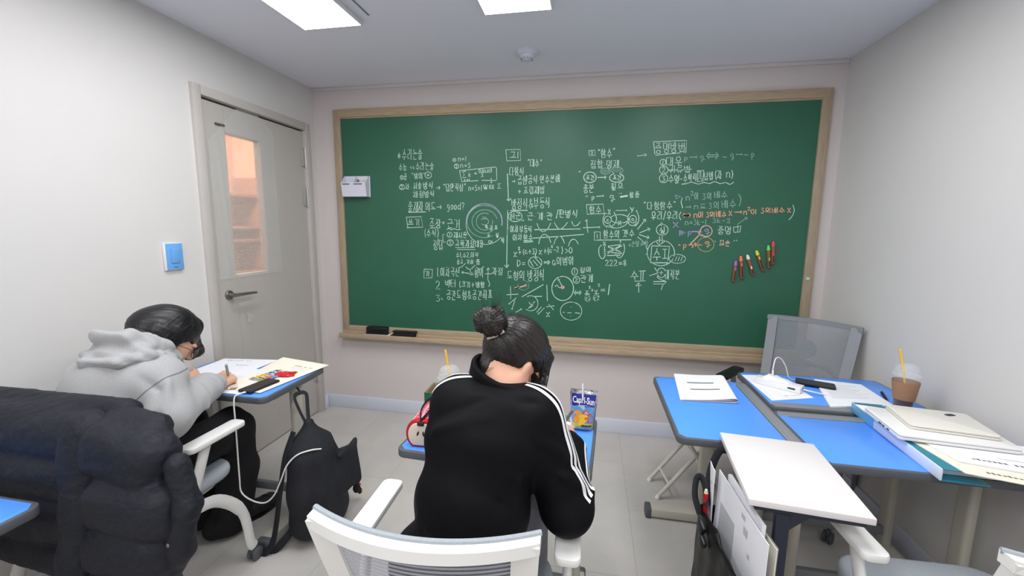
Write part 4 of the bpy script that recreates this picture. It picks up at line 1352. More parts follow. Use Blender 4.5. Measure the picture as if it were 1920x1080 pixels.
# ------------------------------------------------------------------ narrow white side desk
ws = thing('side_table', 'narrow white side table on a black steel frame beside the blue desks', 'table', (0.593, 1.307, 0), math.radians(-5.0))
w2, d2, zt = 0.285, 0.385, 0.745
MB().box((0, 0, zt - 0.009), (w2, d2, 0.018), 0.0015).build('tabletop', 'desk_white', ws)
f_ = MB()
for y in (-d2 / 2 + 0.03, d2 / 2 - 0.03):
    f_.box((0.005, y, zt - 0.029), (w2 - 0.03, 0.024, 0.02), 0.002)
for x in (-w2 / 2 + 0.03, w2 / 2 - 0.03):
    f_.box((x, 0, zt - 0.029), (0.02, d2 - 0.06, 0.02), 0.002)
f_.build('frame', 'black_metal', ws)
for y in (-d2 / 2 + 0.03, d2 / 2 - 0.03):
    l = MB()
    l.box((-0.052, y, 0.36), (0.034, 0.022, 0.69), 0.003)
    l.add([(-0.037, y - 0.004, zt - 0.04), (0.013, y - 0.004, zt - 0.04), (-0.037, y - 0.004, zt - 0.09), (-0.037, y + 0.004, zt - 0.04), (0.013, y + 0.004, zt - 0.04), (-0.037, y + 0.004, zt - 0.09)],
          [(0, 1, 2), (5, 4, 3), (0, 3, 4, 1), (1, 4, 5, 2), (2, 5, 3, 0)])
    l.box((0.01, y, 0.012), (0.25, 0.03, 0.024), 0.003)
    l.build('leg', 'black_metal', ws)
MB().tube([(-0.052, -d2 / 2 + 0.04, 0.42), (-0.052, d2 / 2 - 0.04, 0.16)], 0.009, 8).build('brace', 'black_metal', ws)
MB().box((-0.052, 0.0, 0.10), (0.02, d2 - 0.08, 0.03), 0.003).build('lower_bar', 'black_metal', ws)
kn = MB().lathe([(0, 0), (0.022, 0), (0.024, -0.012), (0.018, -0.022), (0, -0.024)], 20, c=(0.07, -0.1, zt - 0.02))
kn.build('adjusting_knob', 'black_metal', ws)

# ------------------------------------------------------------------ folding stool
st = thing('folding_stool', 'round cream folding stool half hidden behind the blue desk', 'stool', (0.58, 2.33, 0), math.radians(8))
MB().lathe([(0, 0.432), (0.142, 0.432), (0.150, 0.436), (0.152, 0.448), (0.146, 0.458), (0.12, 0.462), (0, 0.464)], 40).build('seat', 'stool_metal', st)
for (sg, yo) in ((1, 0.082), (-1, 0.112)):
    f_ = MB()
    for s in (-1, 1):
        yy = s * yo
        f_.tube(curve_pts([(sg * 0.10, yy * 0.8, 0.43), (sg * 0.03, yy, 0.30), (-sg * 0.06, yy, 0.18), (-sg * 0.19, yy, 0.012)], 18), 0.0105, 10)
    f_.tube([(sg * 0.10, -yo * 0.8, 0.425), (sg * 0.10, yo * 0.8, 0.425)], 0.0105, 10)
    f_.tube([(-sg * 0.135, -yo, 0.085), (-sg * 0.135, yo, 0.085)], 0.007, 8)
    lg = f_.build('leg_frame', 'stool_metal', st)
    for s in (-1, 1):
        MB().tube([(-sg * 0.186, s * yo, 0.018), (-sg * 0.194, s * yo, 0.0)], 0.0125, 10).build('foot_tip', 'white_plastic', lg)


# ------------------------------------------------------------------ chairs
def mesh_chair(label, x, y, rz, white=True, back_z=0.89, back_w=0.45, arms=True, dark_arms=False, group='mesh-backed classroom chairs'):
    """Chair faces local +y."""
    fr_, sm, km = ('chair_white', 'seat_grey', 'mesh_white') if white else ('chair_grey', 'seat_grey', 'mesh_grey')
    t = thing('mesh_chair', label, 'chair', (x, y, 0), rz, group)
    s_ = MB()
    s_.prism(rrect(0.47, 0.46, 0.10, 8, cy=0.02), 0.415, 0.455, 0.016, seg=3)
    s_.build('seat', sm, t)
    MB().prism(rrect(0.42, 0.40, 0.09, 8, cy=0.0), 0.395, 0.417, 0.006).build('seat_pan', fr_, t)
    zb = 0.56
    hw = back_w / 2

    def bk(u, v):
        """u -1..1 across, v 0..1 up: the bowed, leaning back."""
        yy = -0.235 - 0.055 * (1 - u * u) + 0.035 * (1 - v) - 0.03 * v * v
        return Vector((u * hw * (0.90 + 0.10 * v), yy + 0.05 * (1 - v) ** 2, zb + v * (back_z - zb)))
    fm = MB()
    n = 26

    def bar(pts, wid, dep, sides):
        """Flat frame member: pts centre line, sides unit vectors across it."""
        vv, ff = [], []
        for p, s in zip(pts, sides):
            for a, b in ((-1, -1), (1, -1), (1, 1), (-1, 1)):
                vv.append(tuple(p + s * (a * wid / 2) + Vector((0, b * dep / 2, 0))))
        m_ = len(pts)
        for i in range(m_ - 1):
            for k in range(4):
                ff.append((i * 4 + k, i * 4 + (k + 1) % 4, (i + 1) * 4 + (k + 1) % 4, (i + 1) * 4 + k))
        ff += [(3, 2, 1, 0), tuple((m_ - 1) * 4 + k for k in range(4))]
        fm.add(vv, ff)
    U = [-1 + 2 * i / n for i in range(n + 1)]
    V_ = [i / n for i in range(n + 1)]
    bar([bk(u, 1.0) - Vector((0, 0, 0.011)) for u in U], 0.024, 0.03, [Vector((0, 0, 1))] * (n + 1))
    bar([bk(u, 0.0) + Vector((0, 0, 0.011)) for u in U], 0.026, 0.024, [Vector((0, 0, 1))] * (n + 1))
    for s in (-1, 1):
        bar([bk(s * (1 - 0.025 / hw), v * .985) for v in V_], 0.05, 0.024, [Vector((1, 0, 0))] * (n + 1))
    bf = fm.build('backrest_frame', fr_, t, angle=35)
    mg_ = MB()
    mg_.add(*sheet_grid(lambda u, v: bk(-0.93 + 1.86 * u, 0.04 + 0.92 * v) + Vector((0, 0.006, 0)), 26, 18))
    mg_.build('backrest_mesh', km, t)
    if white:
        rim = MB().tube([bk(u, 1.0) + Vector((0, 0.012, 0.001)) for u in U], 0.006, 8)
        rim.build('fabric_rim', 'seat_grey', bf)
    sp = MB()
    for s in (-1, 1):
        sp.tube(curve_pts([(s * 0.12, -0.06, 0.40), (s * 0.13, -0.20, 0.43), (s * 0.15, -0.245, 0.52), (s * 0.16, -0.25, 0.60)], 16), 0.014, 10)
    if not white:
        sp.tube(curve_pts([(-0.17, -0.27, 0.60), (-0.10, -0.275, 0.675), (0.0, -0.28, 0.69), (0.10, -0.275, 0.675), (0.17, -0.27, 0.60)], 20), 0.012, 8)
    sp.build('back_support', fr_, t)
    if not white:
        MB().lathe([(0, 0), (0.05, 0.0), (0.055, 0.012), (0.046, 0.02), (0, 0.022)], 28, mtx=Matrix.Translation((0.03, -0.30, 0.77)) @ Euler((PI / 2, 0, 0)).to_matrix().to_4x4()).build('lumbar_pad', 'seat_grey', t)
    for s in (-1, 1):
        xx = s * 0.275
        if arms:
            a = MB()
            a.prism([(xx + p[0], p[1]) for p in rrect(0.066, 0.25, 0.02, 5, cy=0.095)], 0.634, 0.656, 0.006)
            am = a.build('armrest', 'black_plastic' if dark_arms else fr_, t)
            p_ = MB()
            pl = curve_pts([(xx, 0.06, 0.636), (xx, 0.025, 0.55), (xx - s * 0.006, -0.01, 0.45), (xx - s * 0.012, -0.02, 0.40)], 15)
            p_.tube(pl, 0.022, 12, flat=(0.55, 1.0))
            p_.build('armrest_post', fr_, t)
        for (yy, nm) in ((0.235, 'f'), (-0.25, 'r')):
            l = MB()
            sg = 1 if yy > 0 else -1
            l.tube(curve_pts([(xx - s * 0.012, -0.03, 0.405), (xx - s * 0.008, sg * 0.10 - 0.01, 0.375), (xx, sg * 0.19, 0.26), (xx, yy - sg * 0.015, 0.10), (xx, yy, 0.066)], 22), [0.024] * 10 + [0.021] * 30, 12, flat=(0.6, 1.0))
            lg = l.build('leg', fr_, t)
            cs = MB()
            m0 = Matrix.Translation((xx, yy + sg * 0.004, 0.028)) @ Euler((0, PI / 2, 0)).to_matrix().to_4x4()
            for o in (-0.013, 0.013):
                cs.lathe([(0, o - 0.008), (0.022, o - 0.008), (0.0275, o - 0.004), (0.0275, o + 0.004), (0.022, o + 0.008), (0, o + 0.008)], 24, mtx=m0)
            cs.box((xx, yy, 0.05), (0.016, 0.034, 0.036), 0.006)
            cs.build('caster', 'dark_grey_plastic', lg)
    return t


mesh_chair('white chair under the hooded student, its back buried under the black puffer', -1.675, 1.20, 0, back_z=0.83)
mesh_chair('white mesh-backed chair of the black-jacketed student, seen from behind', -0.305, 0.948, math.radians(2), back_z=0.895)
mesh_chair('grey mesh-backed chair turned sideways in the corner below the chalkboard', 1.075, 2.40, math.radians(141), white=False, back_z=0.945, dark_arms=True)
mesh_chair('empty white chair at the lower right, pushed to the laptop desk', 1.0, 1.13, math.radians(2), back_z=0.862, back_w=0.475)
# ------------------------------------------------------------------ things on the desks
Z0 = DT + 0.0006


def sheet(name, label, cat, corners, z, m='paper', th=0.0008, marks=(), curl=0.0, group=None, ink='ink', n=14, bump=0.0):
    """A sheet from four ground-plan corners (near-left, near-right, far-right, far-left), optionally lifting at its far edge."""
    A, B_, Cc, D = [Vector((p[0], p[1], 0)) for p in corners]

    def pt(u, v, dz=0.0):
        p = (A * (1 - u) + B_ * u) * (1 - v) + (D * (1 - u) + Cc * u) * v
        return (p.x, p.y, z + dz + curl * max(0, u - 0.7) ** 2 * 8 * v + bump * math.sin(u * 5 + 1) ** 2 * math.sin(v * 4) ** 2)
    mb = MB()
    top, f1 = sheet_grid(lambda u, v: pt(u, v, th), n, n)
    bot, f2 = sheet_grid(lambda u, v: pt(u, v, 0), n, n)
    k = len(top)
    mb.add(top + bot, f1 + [tuple(k + i for i in reversed(f)) for f in f2])
    N_ = n + 1
    ring = [i for i in range(N_)] + [j * N_ + n for j in range(1, N_)] + [n * N_ + i for i in range(n - 1, -1, -1)] + [j * N_ for j in range(n - 1, 0, -1)]
    for a, b in zip(ring, ring[1:] + ring[:1]):
        mb.f.append((a, b, k + b, k + a))
        mb.mi.append(0)
    mb.cur = 1
    for (u0, v0, u1, v1) in marks:
        vv, ff = sheet_grid(lambda u, v: pt(u0 + u * (u1 - u0), v0 + v * (v1 - v0), th + 0.0003), 4, 2)
        mb.add(vv, ff)
    o = mb.build(name, [m, ink], origin='base', angle=50)
    return tag(o, label, cat, group)


def lines(u0, u1, vs_, h=0.008, gaps=0):
    out = []
    for v in vs_:
        out.append((u0, v, u1 - random.uniform(0, gaps), v + h))
    return out


def scrawl(u0, u1, v, n=9, h=0.03):
    """Row of small marks like a printed word."""
    out = []
    w = (u1 - u0) / n
    for i in range(n):
        if random.random() < .15:
            continue
        out.append((u0 + i * w, v, u0 + i * w + w * .55, v + h * random.uniform(.5, 1)))
        out.append((u0 + i * w + w * .2, v + h * .3, u0 + i * w + w * .75, v + h * .5))
    return out


# papers on the desk by the door
sheet('worksheet', 'white worksheet at the far left of the door-side desk, by the wall', 'paper', [(-1.955, 1.62), (-1.75, 1.52), (-1.66, 1.80), (-1.90, 1.915)], Z0,
      marks=[(0.1, 0.42, 0.5, 0.5)] + scrawl(.1, .6, .85, 8), group='worksheets on the door-side desk')
sheet('worksheet', 'white worksheet sticking out at the far edge of the door-side desk', 'paper', [(-1.94, 1.64), (-1.66, 1.68), (-1.655, 1.955), (-1.955, 1.915)], Z0 + 0.0012,
      marks=scrawl(.15, .6, .88, 9) + scrawl(.5, .8, .62, 5), group='worksheets on the door-side desk')
sheet('worksheet', 'white worksheet with a grey bar under the hands of the hooded student', 'paper', [(-1.80, 1.492), (-1.475, 1.500), (-1.53, 1.80), (-1.80, 1.80)], Z0 + 0.0024,
      marks=[(0.12, 0.36, 0.62, 0.42)] + lines(.1, .9, [.55, .6, .65], .004, .4), group='worksheets on the door-side desk')
sheet('exam_paper', 'large cream paper overhanging the far right corner of the door-side desk', 'paper', [(-1.60, 1.535), (-1.395, 1.530), (-1.330, 1.928), (-1.655, 1.995)], Z0 + 0.0036, 'cream_paper', th=0.0016,
      marks=scrawl(.5, .88, .80, 11, .035) + lines(.5, .9, [.76, .73], .003))
ph = thing('smartphone', 'black smartphone plugged to a white cable on the near edge of the door-side desk', 'phone', (-1.452, 1.592, Z0 + 0.0056), math.radians(-8))
MB().prism(rrect(0.077, 0.158, 0.010), 0, 0.0085, 0.002).build('body', 'black_plastic', ph)
MB().prism(rrect(0.071, 0.152, 0.008), 0.0084, 0.0088).build('screen', 'phone', ph)
cb = MB()
cb.tube(curve_pts([(-1.456, 1.508, 0.7305), (-1.463, 1.487, 0.7305), (-1.471, 1.474, 0.722), (-1.470, 1.466, 0.69), (-1.468, 1.464, 0.63), (-1.468, 1.462, 0.5), (-1.468, 1.460, 0.36), (-1.466, 1.462, 0.29), (-1.425, 1.472, 0.25), (-1.375, 1.485, 0.237),
                   (-1.335, 1.495, 0.27), (-1.30, 1.50, 0.34), (-1.272, 1.51, 0.41), (-1.235, 1.532, 0.452), (-1.19, 1.565, 0.462), (-1.165, 1.60, 0.452)], 90), 0.0032, 8)
cbo = tag(cb.build('charging_cable', 'cable', origin='base'), 'white charging cable looping from the phone down into the black backpack', 'cable')
pl = MB().box((-1.4545, 1.5155, 0.7305), (0.012, 0.018, 0.006), 0.002)
pl.build('plug', 'white_plastic', cbo, world=True)
cbx = MB().box((-1.545, 1.545, Z0 + 0.012), (0.03, 0.03, 0.013), 0.003, rot=(0, 0, 0.3))
tag(cbx.build('pencil_lead_case', 'clear', origin='base'), 'little clear lead case lying beside the black phone', 'case')


# ------------------------------------------------------------------ foil juice pouches
M['pouch_blue'] = mat('pouch_deep_blue', (44, 52, 150), 0.3)
M['pouch_sky'] = mat('pouch_sky_blue', (96, 158, 214), 0.3, var=0.08, vscale=30)
M['pouch_haze'] = mat('pouch_haze', (176, 206, 226), 0.3)
M['pouch_yellow'] = mat('pouch_mango_yellow', (244, 200, 58), 0.3, var=0.05, vscale=40)
M['pouch_orange'] = mat('pouch_orange', (240, 160, 62), 0.3, var=0.06, vscale=40)
M['pouch_red'] = mat('pouch_mango_red', (220, 78, 58), 0.3, var=0.12, vscale=30)
M['pouch_base'] = mat('pouch_base_yellow', (206, 190, 76), 0.3)
M['pouch_dark'] = mat('pouch_dark_print', (66, 70, 84), 0.35)
M['white_print'] = mat('white_print', (244, 244, 246), 0.4)


def juice_pouch(label, mtx, flat, straw, group='foil juice pouches', grey=False):
    W_, H_ = 0.1, 0.15
    t = thing('juice_pouch', label, 'juice pouch', mtx.translation, 0, group)
    rot = mtx.to_3x3().to_4x4()
    dep = 0.006 if flat else 0.024

    def front(u, v, off=0.0, s=1):
        """u, v in 0..1; v=0 is the bottom seam."""
        prof = (1 - v) ** 0.7 * (1 - 0.0) if v > 0.12 else (0.55 + 0.45 * v / 0.12) * (1 - 0.12) ** .7
        if v > 0.93:
            prof = 0.02
        th = dep * prof * max(0.0, 1 - (2 * u - 1) ** 4) + 0.0007
        wn = 0.41 + 0.10 * v ** 0.7 if not flat else 0.5
        x = (u - 0.5) * 2 * wn * W_
        rip = 0.0012 * math.sin(v * 40 + u * 9) * (1 if flat else 0.4) + 0.0015 * math.sin(u * 21) * (1 if v > .9 else 0)
        return rot @ Vector((x, s * -(th + off) + rip, v * H_))
    b = MB()
    f1, q1 = sheet_grid(lambda u, v: front(u, v), 20, 28)
    f2, q2 = sheet_grid(lambda u, v: front(u, v, 0, -1), 20, 28)
    b.add(f1, q1)
    b.add(f2, [tuple(reversed(q)) for q in q2])
    n = len(f1)
    for i in range(20):
        b.f.append((i, i + 1, n + i + 1, n + i))
        b.mi.append(0)
    b.build('body', 'foil', t, angle=70)

    def patch(name, m, region, nu=14, nv=14, off=0.0004):
        p = MB()
        p.add(*sheet_grid(lambda a, c: front(*region(a, c), off), nu, nv))
        return p
    lab = MB()

    def rect(u0, u1, v0, v1, off, mi):
        lab.cur = mi
        lab.add(*sheet_grid(lambda a, c: front(u0 + a * (u1 - u0), v0 + c * (v1 - v0), off), 16, 10))

    def disc(cu, cv, ru, rv, off, mi, tilt=0.0):
        lab.cur = mi
        vv = [front(cu, cv, off)]
        for i in range(24):
            a = 2 * PI * i / 24
            x, y = ru * math.cos(a), rv * math.sin(a)
            vv.append(front(cu + x * math.cos(tilt) - y * math.sin(tilt), cv + (x * math.sin(tilt) + y * math.cos(tilt)), off))
        lab.add(vv, [(0, i + 1, (i + 1) % 24 + 1) for i in range(24)])
    mats = ['pouch_dark' if grey else 'pouch_blue', 'pouch_sky', 'pouch_haze', 'pouch_yellow', 'pouch_orange', 'pouch_red', 'pouch_base', 'white_print', 'pouch_dark']
    rect(0.07, 0.93, 0.60, 0.90, 0.0004, 0)
    rect(0.07, 0.93, 0.20, 0.60, 0.0004, 1)
    disc(0.5, 0.54, 0.36, 0.10, 0.0006, 2)
    rect(0.07, 0.93, 0.09, 0.20, 0.0004, 6)
    disc(0.30, 0.38, 0.17, 0.13, 0.0009, 4)
    disc(0.70, 0.37, 0.24, 0.11, 0.0010, 5, -0.5)
    disc(0.46, 0.29, 0.25, 0.12, 0.0012, 3, 0.3)
    disc(0.26, 0.29, 0.12, 0.09, 0.0013, 4)
    rect(0.46, 0.88, 0.12, 0.17, 0.0014, 8)
    lab.cur = 7
    tv, tf = text_mesh('Capri-Sun', 0.026, bold=0.0006)
    tw = max(p.x for p in tv) - min(p.x for p in tv)
    kx = 0.80 / tw
    lab.add([front(0.5 + p.x * kx, 0.715 + p.y / H_ * 1.25 + 0.035 * math.cos(p.x * kx * 3) - 0.05 * p.x * kx, 0.0012) for p in tv], tf)
    lb_ = lab.build('printed_label', mats, t, smooth=True, angle=80)
    if straw:
        s_ = MB().tube([rot @ Vector((-0.004, -0.010, 0.118)), rot @ Vector((-0.006, -0.006, 0.15)), rot @ Vector((-0.008, -0.002, 0.172))], 0.0034, 10)
        s_.build('straw', 'white_plastic', t)
    return t


juice_pouch('upright foil juice pouch with blue top and fruit print, straw pushed in', Matrix.Translation((-0.010, 1.487, Z0)) @ Euler((-0.02, 0.03, 0.02)).to_matrix().to_4x4(), False, True)
ax = Matrix.Translation((-1.520, 1.645, Z0 + 0.0085)) @ Euler((0, 0, math.radians(-14))).to_matrix().to_4x4() @ Euler((-PI / 2, 0, 0)).to_matrix().to_4x4()
juice_pouch('emptied foil juice pouch lying flat beside the red candy wrapper', ax, True, False, grey=True)
cw = thing('candy_wrapper', 'crumpled red candy wrapper with white squiggle lettering on the cream paper', 'wrapper', (-1.447, 1.745, Z0 + 0.006), math.radians(22))
b = MB()
f1, q1 = sheet_grid(lambda u, v: ((u - .5) * 0.105 * (1 - .12 * math.sin(v * 3.1)), (v - .5) * 0.062 + 0.006 * math.sin(u * 7), 0.003 + 0.016 * max(0, math.sin(u * PI)) ** .7 * max(0, math.sin(v * PI)) ** .6 + 0.003 * math.sin(u * 23) * (v - .5)), 24, 16)
f2, q2 = sheet_grid(lambda u, v: ((u - .5) * 0.105 * (1 - .12 * math.sin(v * 3.1)), (v - .5) * 0.062 + 0.006 * math.sin(u * 7), 0.0), 24, 16)
b.add(f1, q1)
b.add(f2, q2)
b.build('wrapper', 'red', cw, angle=70)
sq = MB()
for (x0, y0) in ((-0.022, 0.006), (-0.008, -0.002), (0.006, 0.004), (0.018, -0.004)):
    sq.tube([(x0, y0 - 0.009, 0.0195), (x0 + 0.004, y0 + 0.009, 0.0195), (x0 + 0.008, y0, 0.0205), (x0 + 0.003, y0 - 0.004, 0.0205)], 0.0016, 6)
sq.build('lettering', 'white_print', cw)

# ------------------------------------------------------------------ desk of the student in the middle
sheet('worksheet', 'white worksheet under the right hand of the black-jacketed student', 'paper', [(-0.16, 1.25), (-0.035, 1.24), (-0.040, 1.515), (-0.165, 1.62)], Z0,
      marks=lines(.2, .9, [.5, .55], .003, .5))
pc = thing('pencil_case', 'red gingham pencil case shaped like a halved apple, unzipped', 'pencil case', (-0.540, 1.340, Z0), math.radians(3))
pc.scale = (0.68, 1.0, 0.84)
prof = []
for i in range(40):
    a = 2 * PI * i / 40
    x, z = 0.074 * math.cos(a), 0.062 * math.sin(a)
    z = z * (1 + 0.10 * abs(math.cos(a))) - (0.012 * math.exp(-(x / 0.016) ** 2) if z > 0 else 0)
    prof.append((x, max(-0.052, z) + 0.052))
cx_ = Matrix(((1, 0, 0, 0), (0, 0, 1, 0), (0, 1, 0, 0), (0, 0, 0, 1)))


def solid(pts, y0, y1, bev=0.0):
    return MB().prism(pts, y0, y1, bev, mtx=cx_, seg=3)


solid(prof, -0.085, 0.085, 0.012).build('body', 'gingham', pc)
solid([(x * 1.02, (z - 0.05) * 1.02 + 0.051) for x, z in prof], -0.096, -0.078, 0.006).build('end_piping', 'red_cloth', pc)
solid([(x * 0.84, (z - 0.052) * 0.83 + 0.052) for x, z in prof], -0.0985, -0.09, 0.003).build('apple_face', 'apple_cream', pc)
for (x, a) in ((-0.012, -0.5), (0.016, 0.05)):
    sd_ = MB()
    sd_.lathe([(0, -0.012), (0.004, -0.006), (0.0055, 0.002), (0.003, 0.009), (0, 0.013)], 12, mtx=Matrix.Translation((x, -0.0985, 0.058)) @ Euler((0, -a, 0)).to_matrix().to_4x4() @ Matrix.Diagonal((1, .35, 1, 1)))
    sd_.build('apple_seed', 'seed_brown', pc)
zp = MB()
for s in (-1, 1):
    zp.tube(curve_pts([(0.0, -0.088, 0.106), (s * 0.020, -0.05, 0.124), (s * 0.024, 0.0, 0.132), (s * 0.018, 0.05, 0.128), (0.0, 0.082, 0.112)], 24), 0.0062, 8, flat=(0.6, 1.3))
zp.build('zip', 'black_plastic', pc)
MB().add(*sheet_grid(lambda u, v: ((u - .5) * 0.040 * math.sin(.15 + v * 2.85), -0.08 + v * 0.16, 0.116 - 0.018 * math.sin(u * PI) * math.sin(v * PI)), 8, 14)).build('lining', 'pink_lining', pc)
MB().box((0.004, -0.098, 0.100), (0.034, 0.012, 0.016), 0.004).build('zip_pull', 'black_plastic', pc)

ct = thing('cup_carrier', 'green card cup carrier with brown inside behind the apple pencil case', 'carton', (-0.535, 1.515, Z0), math.radians(2))
b = MB()
for (c, s) in (((0, -0.052, 0.05), (0.15, 0.003, 0.10)), ((0, 0.052, 0.05), (0.15, 0.003, 0.10)), ((-0.0735, 0, 0.05), (0.003, 0.104, 0.10)), ((0.0735, 0, 0.05), (0.003, 0.104, 0.10)), ((0, 0, 0.0015), (0.15, 0.104, 0.003))):
    b.box(c, s)
b.build('carton_wall', 'green_card', ct, smooth=False)
b = MB()
for (c, s) in (((-0.0715, 0, 0.0505), (0.0012, 0.1, 0.0985)), ((0.0715, 0, 0.0505), (0.0012, 0.1, 0.0985)), ((0, 0.05, 0.0505), (0.142, 0.0012, 0.0985)), ((0, -0.05, 0.0505), (0.142, 0.0012, 0.0985))):
    b.box(c, s)
b.build('carton_lining', 'card_inside', ct, smooth=False)
b = MB()
b.box((-0.046, 0, 0.052), (0.002, 0.098, 0.1), rot=(0, 0, 0))
b.build('divider', 'card_inside', ct, smooth=False)


def dome_cup(label, x, y, z, full):
    t = thing('iced_drink_cup', label, 'cup', (x, y, z))
    h = 0.145
    MB().lathe([(0, 0.001), (0.029, 0.001), (0.031, 0.004), (0.045, h - 0.003), (0.0465, h)], 40).build('cup_wall', 'clear_cup', t)
    lid = MB().lathe([(0.0475, h - 0.006), (0.049, h), (0.047, h + 0.004), (0.0445, h + 0.008), (0.043, h + 0.016), (0.038, h + 0.031), (0.028, h + 0.043), (0.012, h + 0.049), (0.007, h + 0.049)], 40)
    lid.build('dome_lid', 'clear_lid', t)
    if full:
        MB().lathe([(0, 0.003), (0.028, 0.003), (0.0335, 0.045), (0.036, 0.072), (0, 0.072)], 36).build('coffee', 'coffee', t)
        MB().lathe([(0.0355, 0.042), (0.0445, 0.118), (0.0452, 0.118), (0.0362, 0.042)], 40).build('card_sleeve', 'sleeve_card', t)
    return t


c1 = dome_cup('empty clear dome-lidded cup in the green carrier behind the student\'s shoulder', -0.525, 1.515, Z0 + 0.004, False)
MB().tube([(-0.002, 0.002, 0.02), (0.003, 0.0, 0.13), (-0.016, 0.0, 0.252)], 0.0044, 12).build('straw', 'straw', c1)
c2 = dome_cup('iced coffee cup with brown card sleeve and yellow straw by the right wall', 1.297, 1.945, Z0, True)
MB().tube([(0.012, -0.008, 0.01), (-0.018, -0.006, 0.16), (-0.040, -0.004, 0.252)], 0.0044, 12).build('straw', 'straw', c2)

# ------------------------------------------------------------------ desks on the right
bk_ = thing('folded_booklet', 'white stapled booklet folded over on the side-on blue desk', 'booklet', (0.53, 2.0, Z0), 0)
Lb = [Vector((0.400, 1.833, 0)), Vector((0.625, 1.845, 0)), Vector((0.655, 2.145, 0)), Vector((0.434, 2.175, 0))]


def bkp(u, v, z):
    p = (Lb[0] * (1 - u) + Lb[1] * u) * (1 - v) + (Lb[3] * (1 - u) + Lb[2] * u) * v
    return (p.x, p.y, z)


def leaf_(name, r, zb, m='paper', marks=()):
    """Half of a bundle of sheets, rolled round the fold on the right."""
    mb = MB()
    prof_ = [(0.0, zb + 0.004)] + [(i / 10 * 0.93, zb + 0.006 + 0.016 * (i / 10) ** 2 * r) for i in range(1, 11)]
    for i in range(0, 9):
        a = PI / 2 - PI * i / 8
        prof_.append((0.95 + 0.085 * math.cos(a) * r, zb + 0.0125 + (0.0105 * r) * math.sin(a)))
    prof_ += [(i / 10 * 0.93, zb + 0.002 + 0.002 * (i / 10)) for i in range(10, -1, -1)]
    n = len(prof_)
    for j in range(2):
        pass
    k = 10
    vv = [bkp(u, j / k, Z0 + z) for j in range(k + 1) for (u, z) in prof_]
    ff = [(j * n + i, j * n + i + 1, (j + 1) * n + i + 1, (j + 1) * n + i) for j in range(k) for i in range(n - 1)]
    mb.add(vv, ff)
    mb.cur = 1
    for (u0, v0, u1, v1) in marks:
        mb.add(*sheet_grid(lambda a, c: bkp(u0 + a * (u1 - u0), v0 + c * (v1 - v0), Z0 + zb + 0.0066 + 0.016 * (u0 + a * (u1 - u0)) ** 2 * r * 1.16), 8, 2))
    return mb.build(name, [m, 'ink'], bk_, world=True, angle=60)


leaf_('outer_pages', 1.0, 0.0, marks=[(0.22, 0.62, 0.74, 0.665), (0.24, 0.36, 0.80, 0.40)])
leaf_('inner_pages', 0.62, -0.0016)

sheet('handout', 'white handout with curled near corner, under the charger on the wall-side desk', 'paper', [(0.79, 1.915), (0.985, 1.985), (0.945, 2.262), (0.772, 2.240)], Z0, marks=scrawl(.35, .8, .12, 8, .02), th=0.0014, curl=0.004)
sheet('handout', 'printed handout between the black phone and the iced coffee', 'paper', [(1.0, 1.885), (1.272, 1.955), (1.285, 2.20), (1.10, 2.235)], Z0, th=0.006,
      marks=lines(.12, .9, [.28, .34, .40, .46, .52, .58, .64, .70, .80], .006, .3))
pn = thing('pen', 'black pen lying beside the iced coffee cup', 'pen', (1.295, 2.055, Z0 + 0.006), 0)
MB().tube([(0.022, 0.052, 0), (-0.002, -0.012, 0), (-0.016, -0.05, 0)], [0.0058, 0.0056, 0.0045], 10).build('barrel', 'black_plastic', pn)
MB().tube([(-0.016, -0.05, 0), (-0.020, -0.061, 0)], [0.0042, 0.001], 10).build('tip', 'steel', pn)
ad = thing('power_adapter', 'white multi-port charger brick lying on a handout', 'charger', (0.885, 2.095, Z0 + 0.002), math.radians(-38))
MB().box((0, 0, 0.014), (0.19, 0.062, 0.028), 0.003).build('body', 'white_plastic', ad)
b = MB()
b.add(*[[(-0.07, -0.01, 0.028), (0.05, -0.01, 0.028), (0.05, 0.03, 0.028), (-0.07, 0.03, 0.028), (-0.05, -0.002, 0.046), (0.03, -0.002, 0.036), (0.03, 0.026, 0.036), (-0.05, 0.026, 0.046)],
        [(0, 1, 5, 4), (1, 2, 6, 5), (2, 3, 7, 6), (3, 0, 4, 7), (4, 5, 6, 7), (3, 2, 1, 0)]])
b.build('top_cover', 'white_plastic', ad, smooth=False)
MB().box((0.06, -0.031, 0.017), (0.03, 0.0015, 0.008), 0.0005).build('port', 'port_dark', ad)
MB().box((0.095, 0.006, 0.017), (0.0015, 0.018, 0.008), 0.0005).build('port', 'port_dark', ad)
cb = MB()
cb.tube(curve_pts([(0.868, 2.125, Z0 + 0.046), (0.868, 2.127, 0.80), (0.885, 2.15, 0.842), (0.915, 2.17, 0.838), (0.942, 2.175, 0.80), (0.962, 2.185, 0.75), (0.985, 2.20, 0.727), (1.02, 2.215, 0.7255), (1.04, 2.214, 0.7255)], 50), 0.0024, 8)
co = tag(cb.build('charging_cable', 'cable', origin='base'), 'white charging cable arching from the charger to the black phone', 'cable')
MB().tube([(0.868, 2.125, 0.768), (0.868, 2.1255, 0.79)], 0.0045, 8).build('plug', 'white_plastic', co, world=True)
MB().box((1.045, 2.212, 0.7258), (0.022, 0.011, 0.0062), 0.002, rot=(0, 0, -.1)).build('plug', 'white_plastic', co, world=True)
cb = MB()
cb.tube(curve_pts([(0.962, 2.035, 0.7395), (0.99, 2.02, 0.737), (1.02, 2.02, 0.732), (1.05, 2.015, 0.7295)], 16), 0.0028, 8)
tag(cb.build('usb_cable', 'cable', origin='base'), 'short white cable stub plugged into the end of the charger', 'cable')
ph = thing('smartphone', 'black smartphone lying beside the white charger on the wall-side desk', 'phone', (1.065, 2.150, Z0 + 0.0066), math.radians(68))
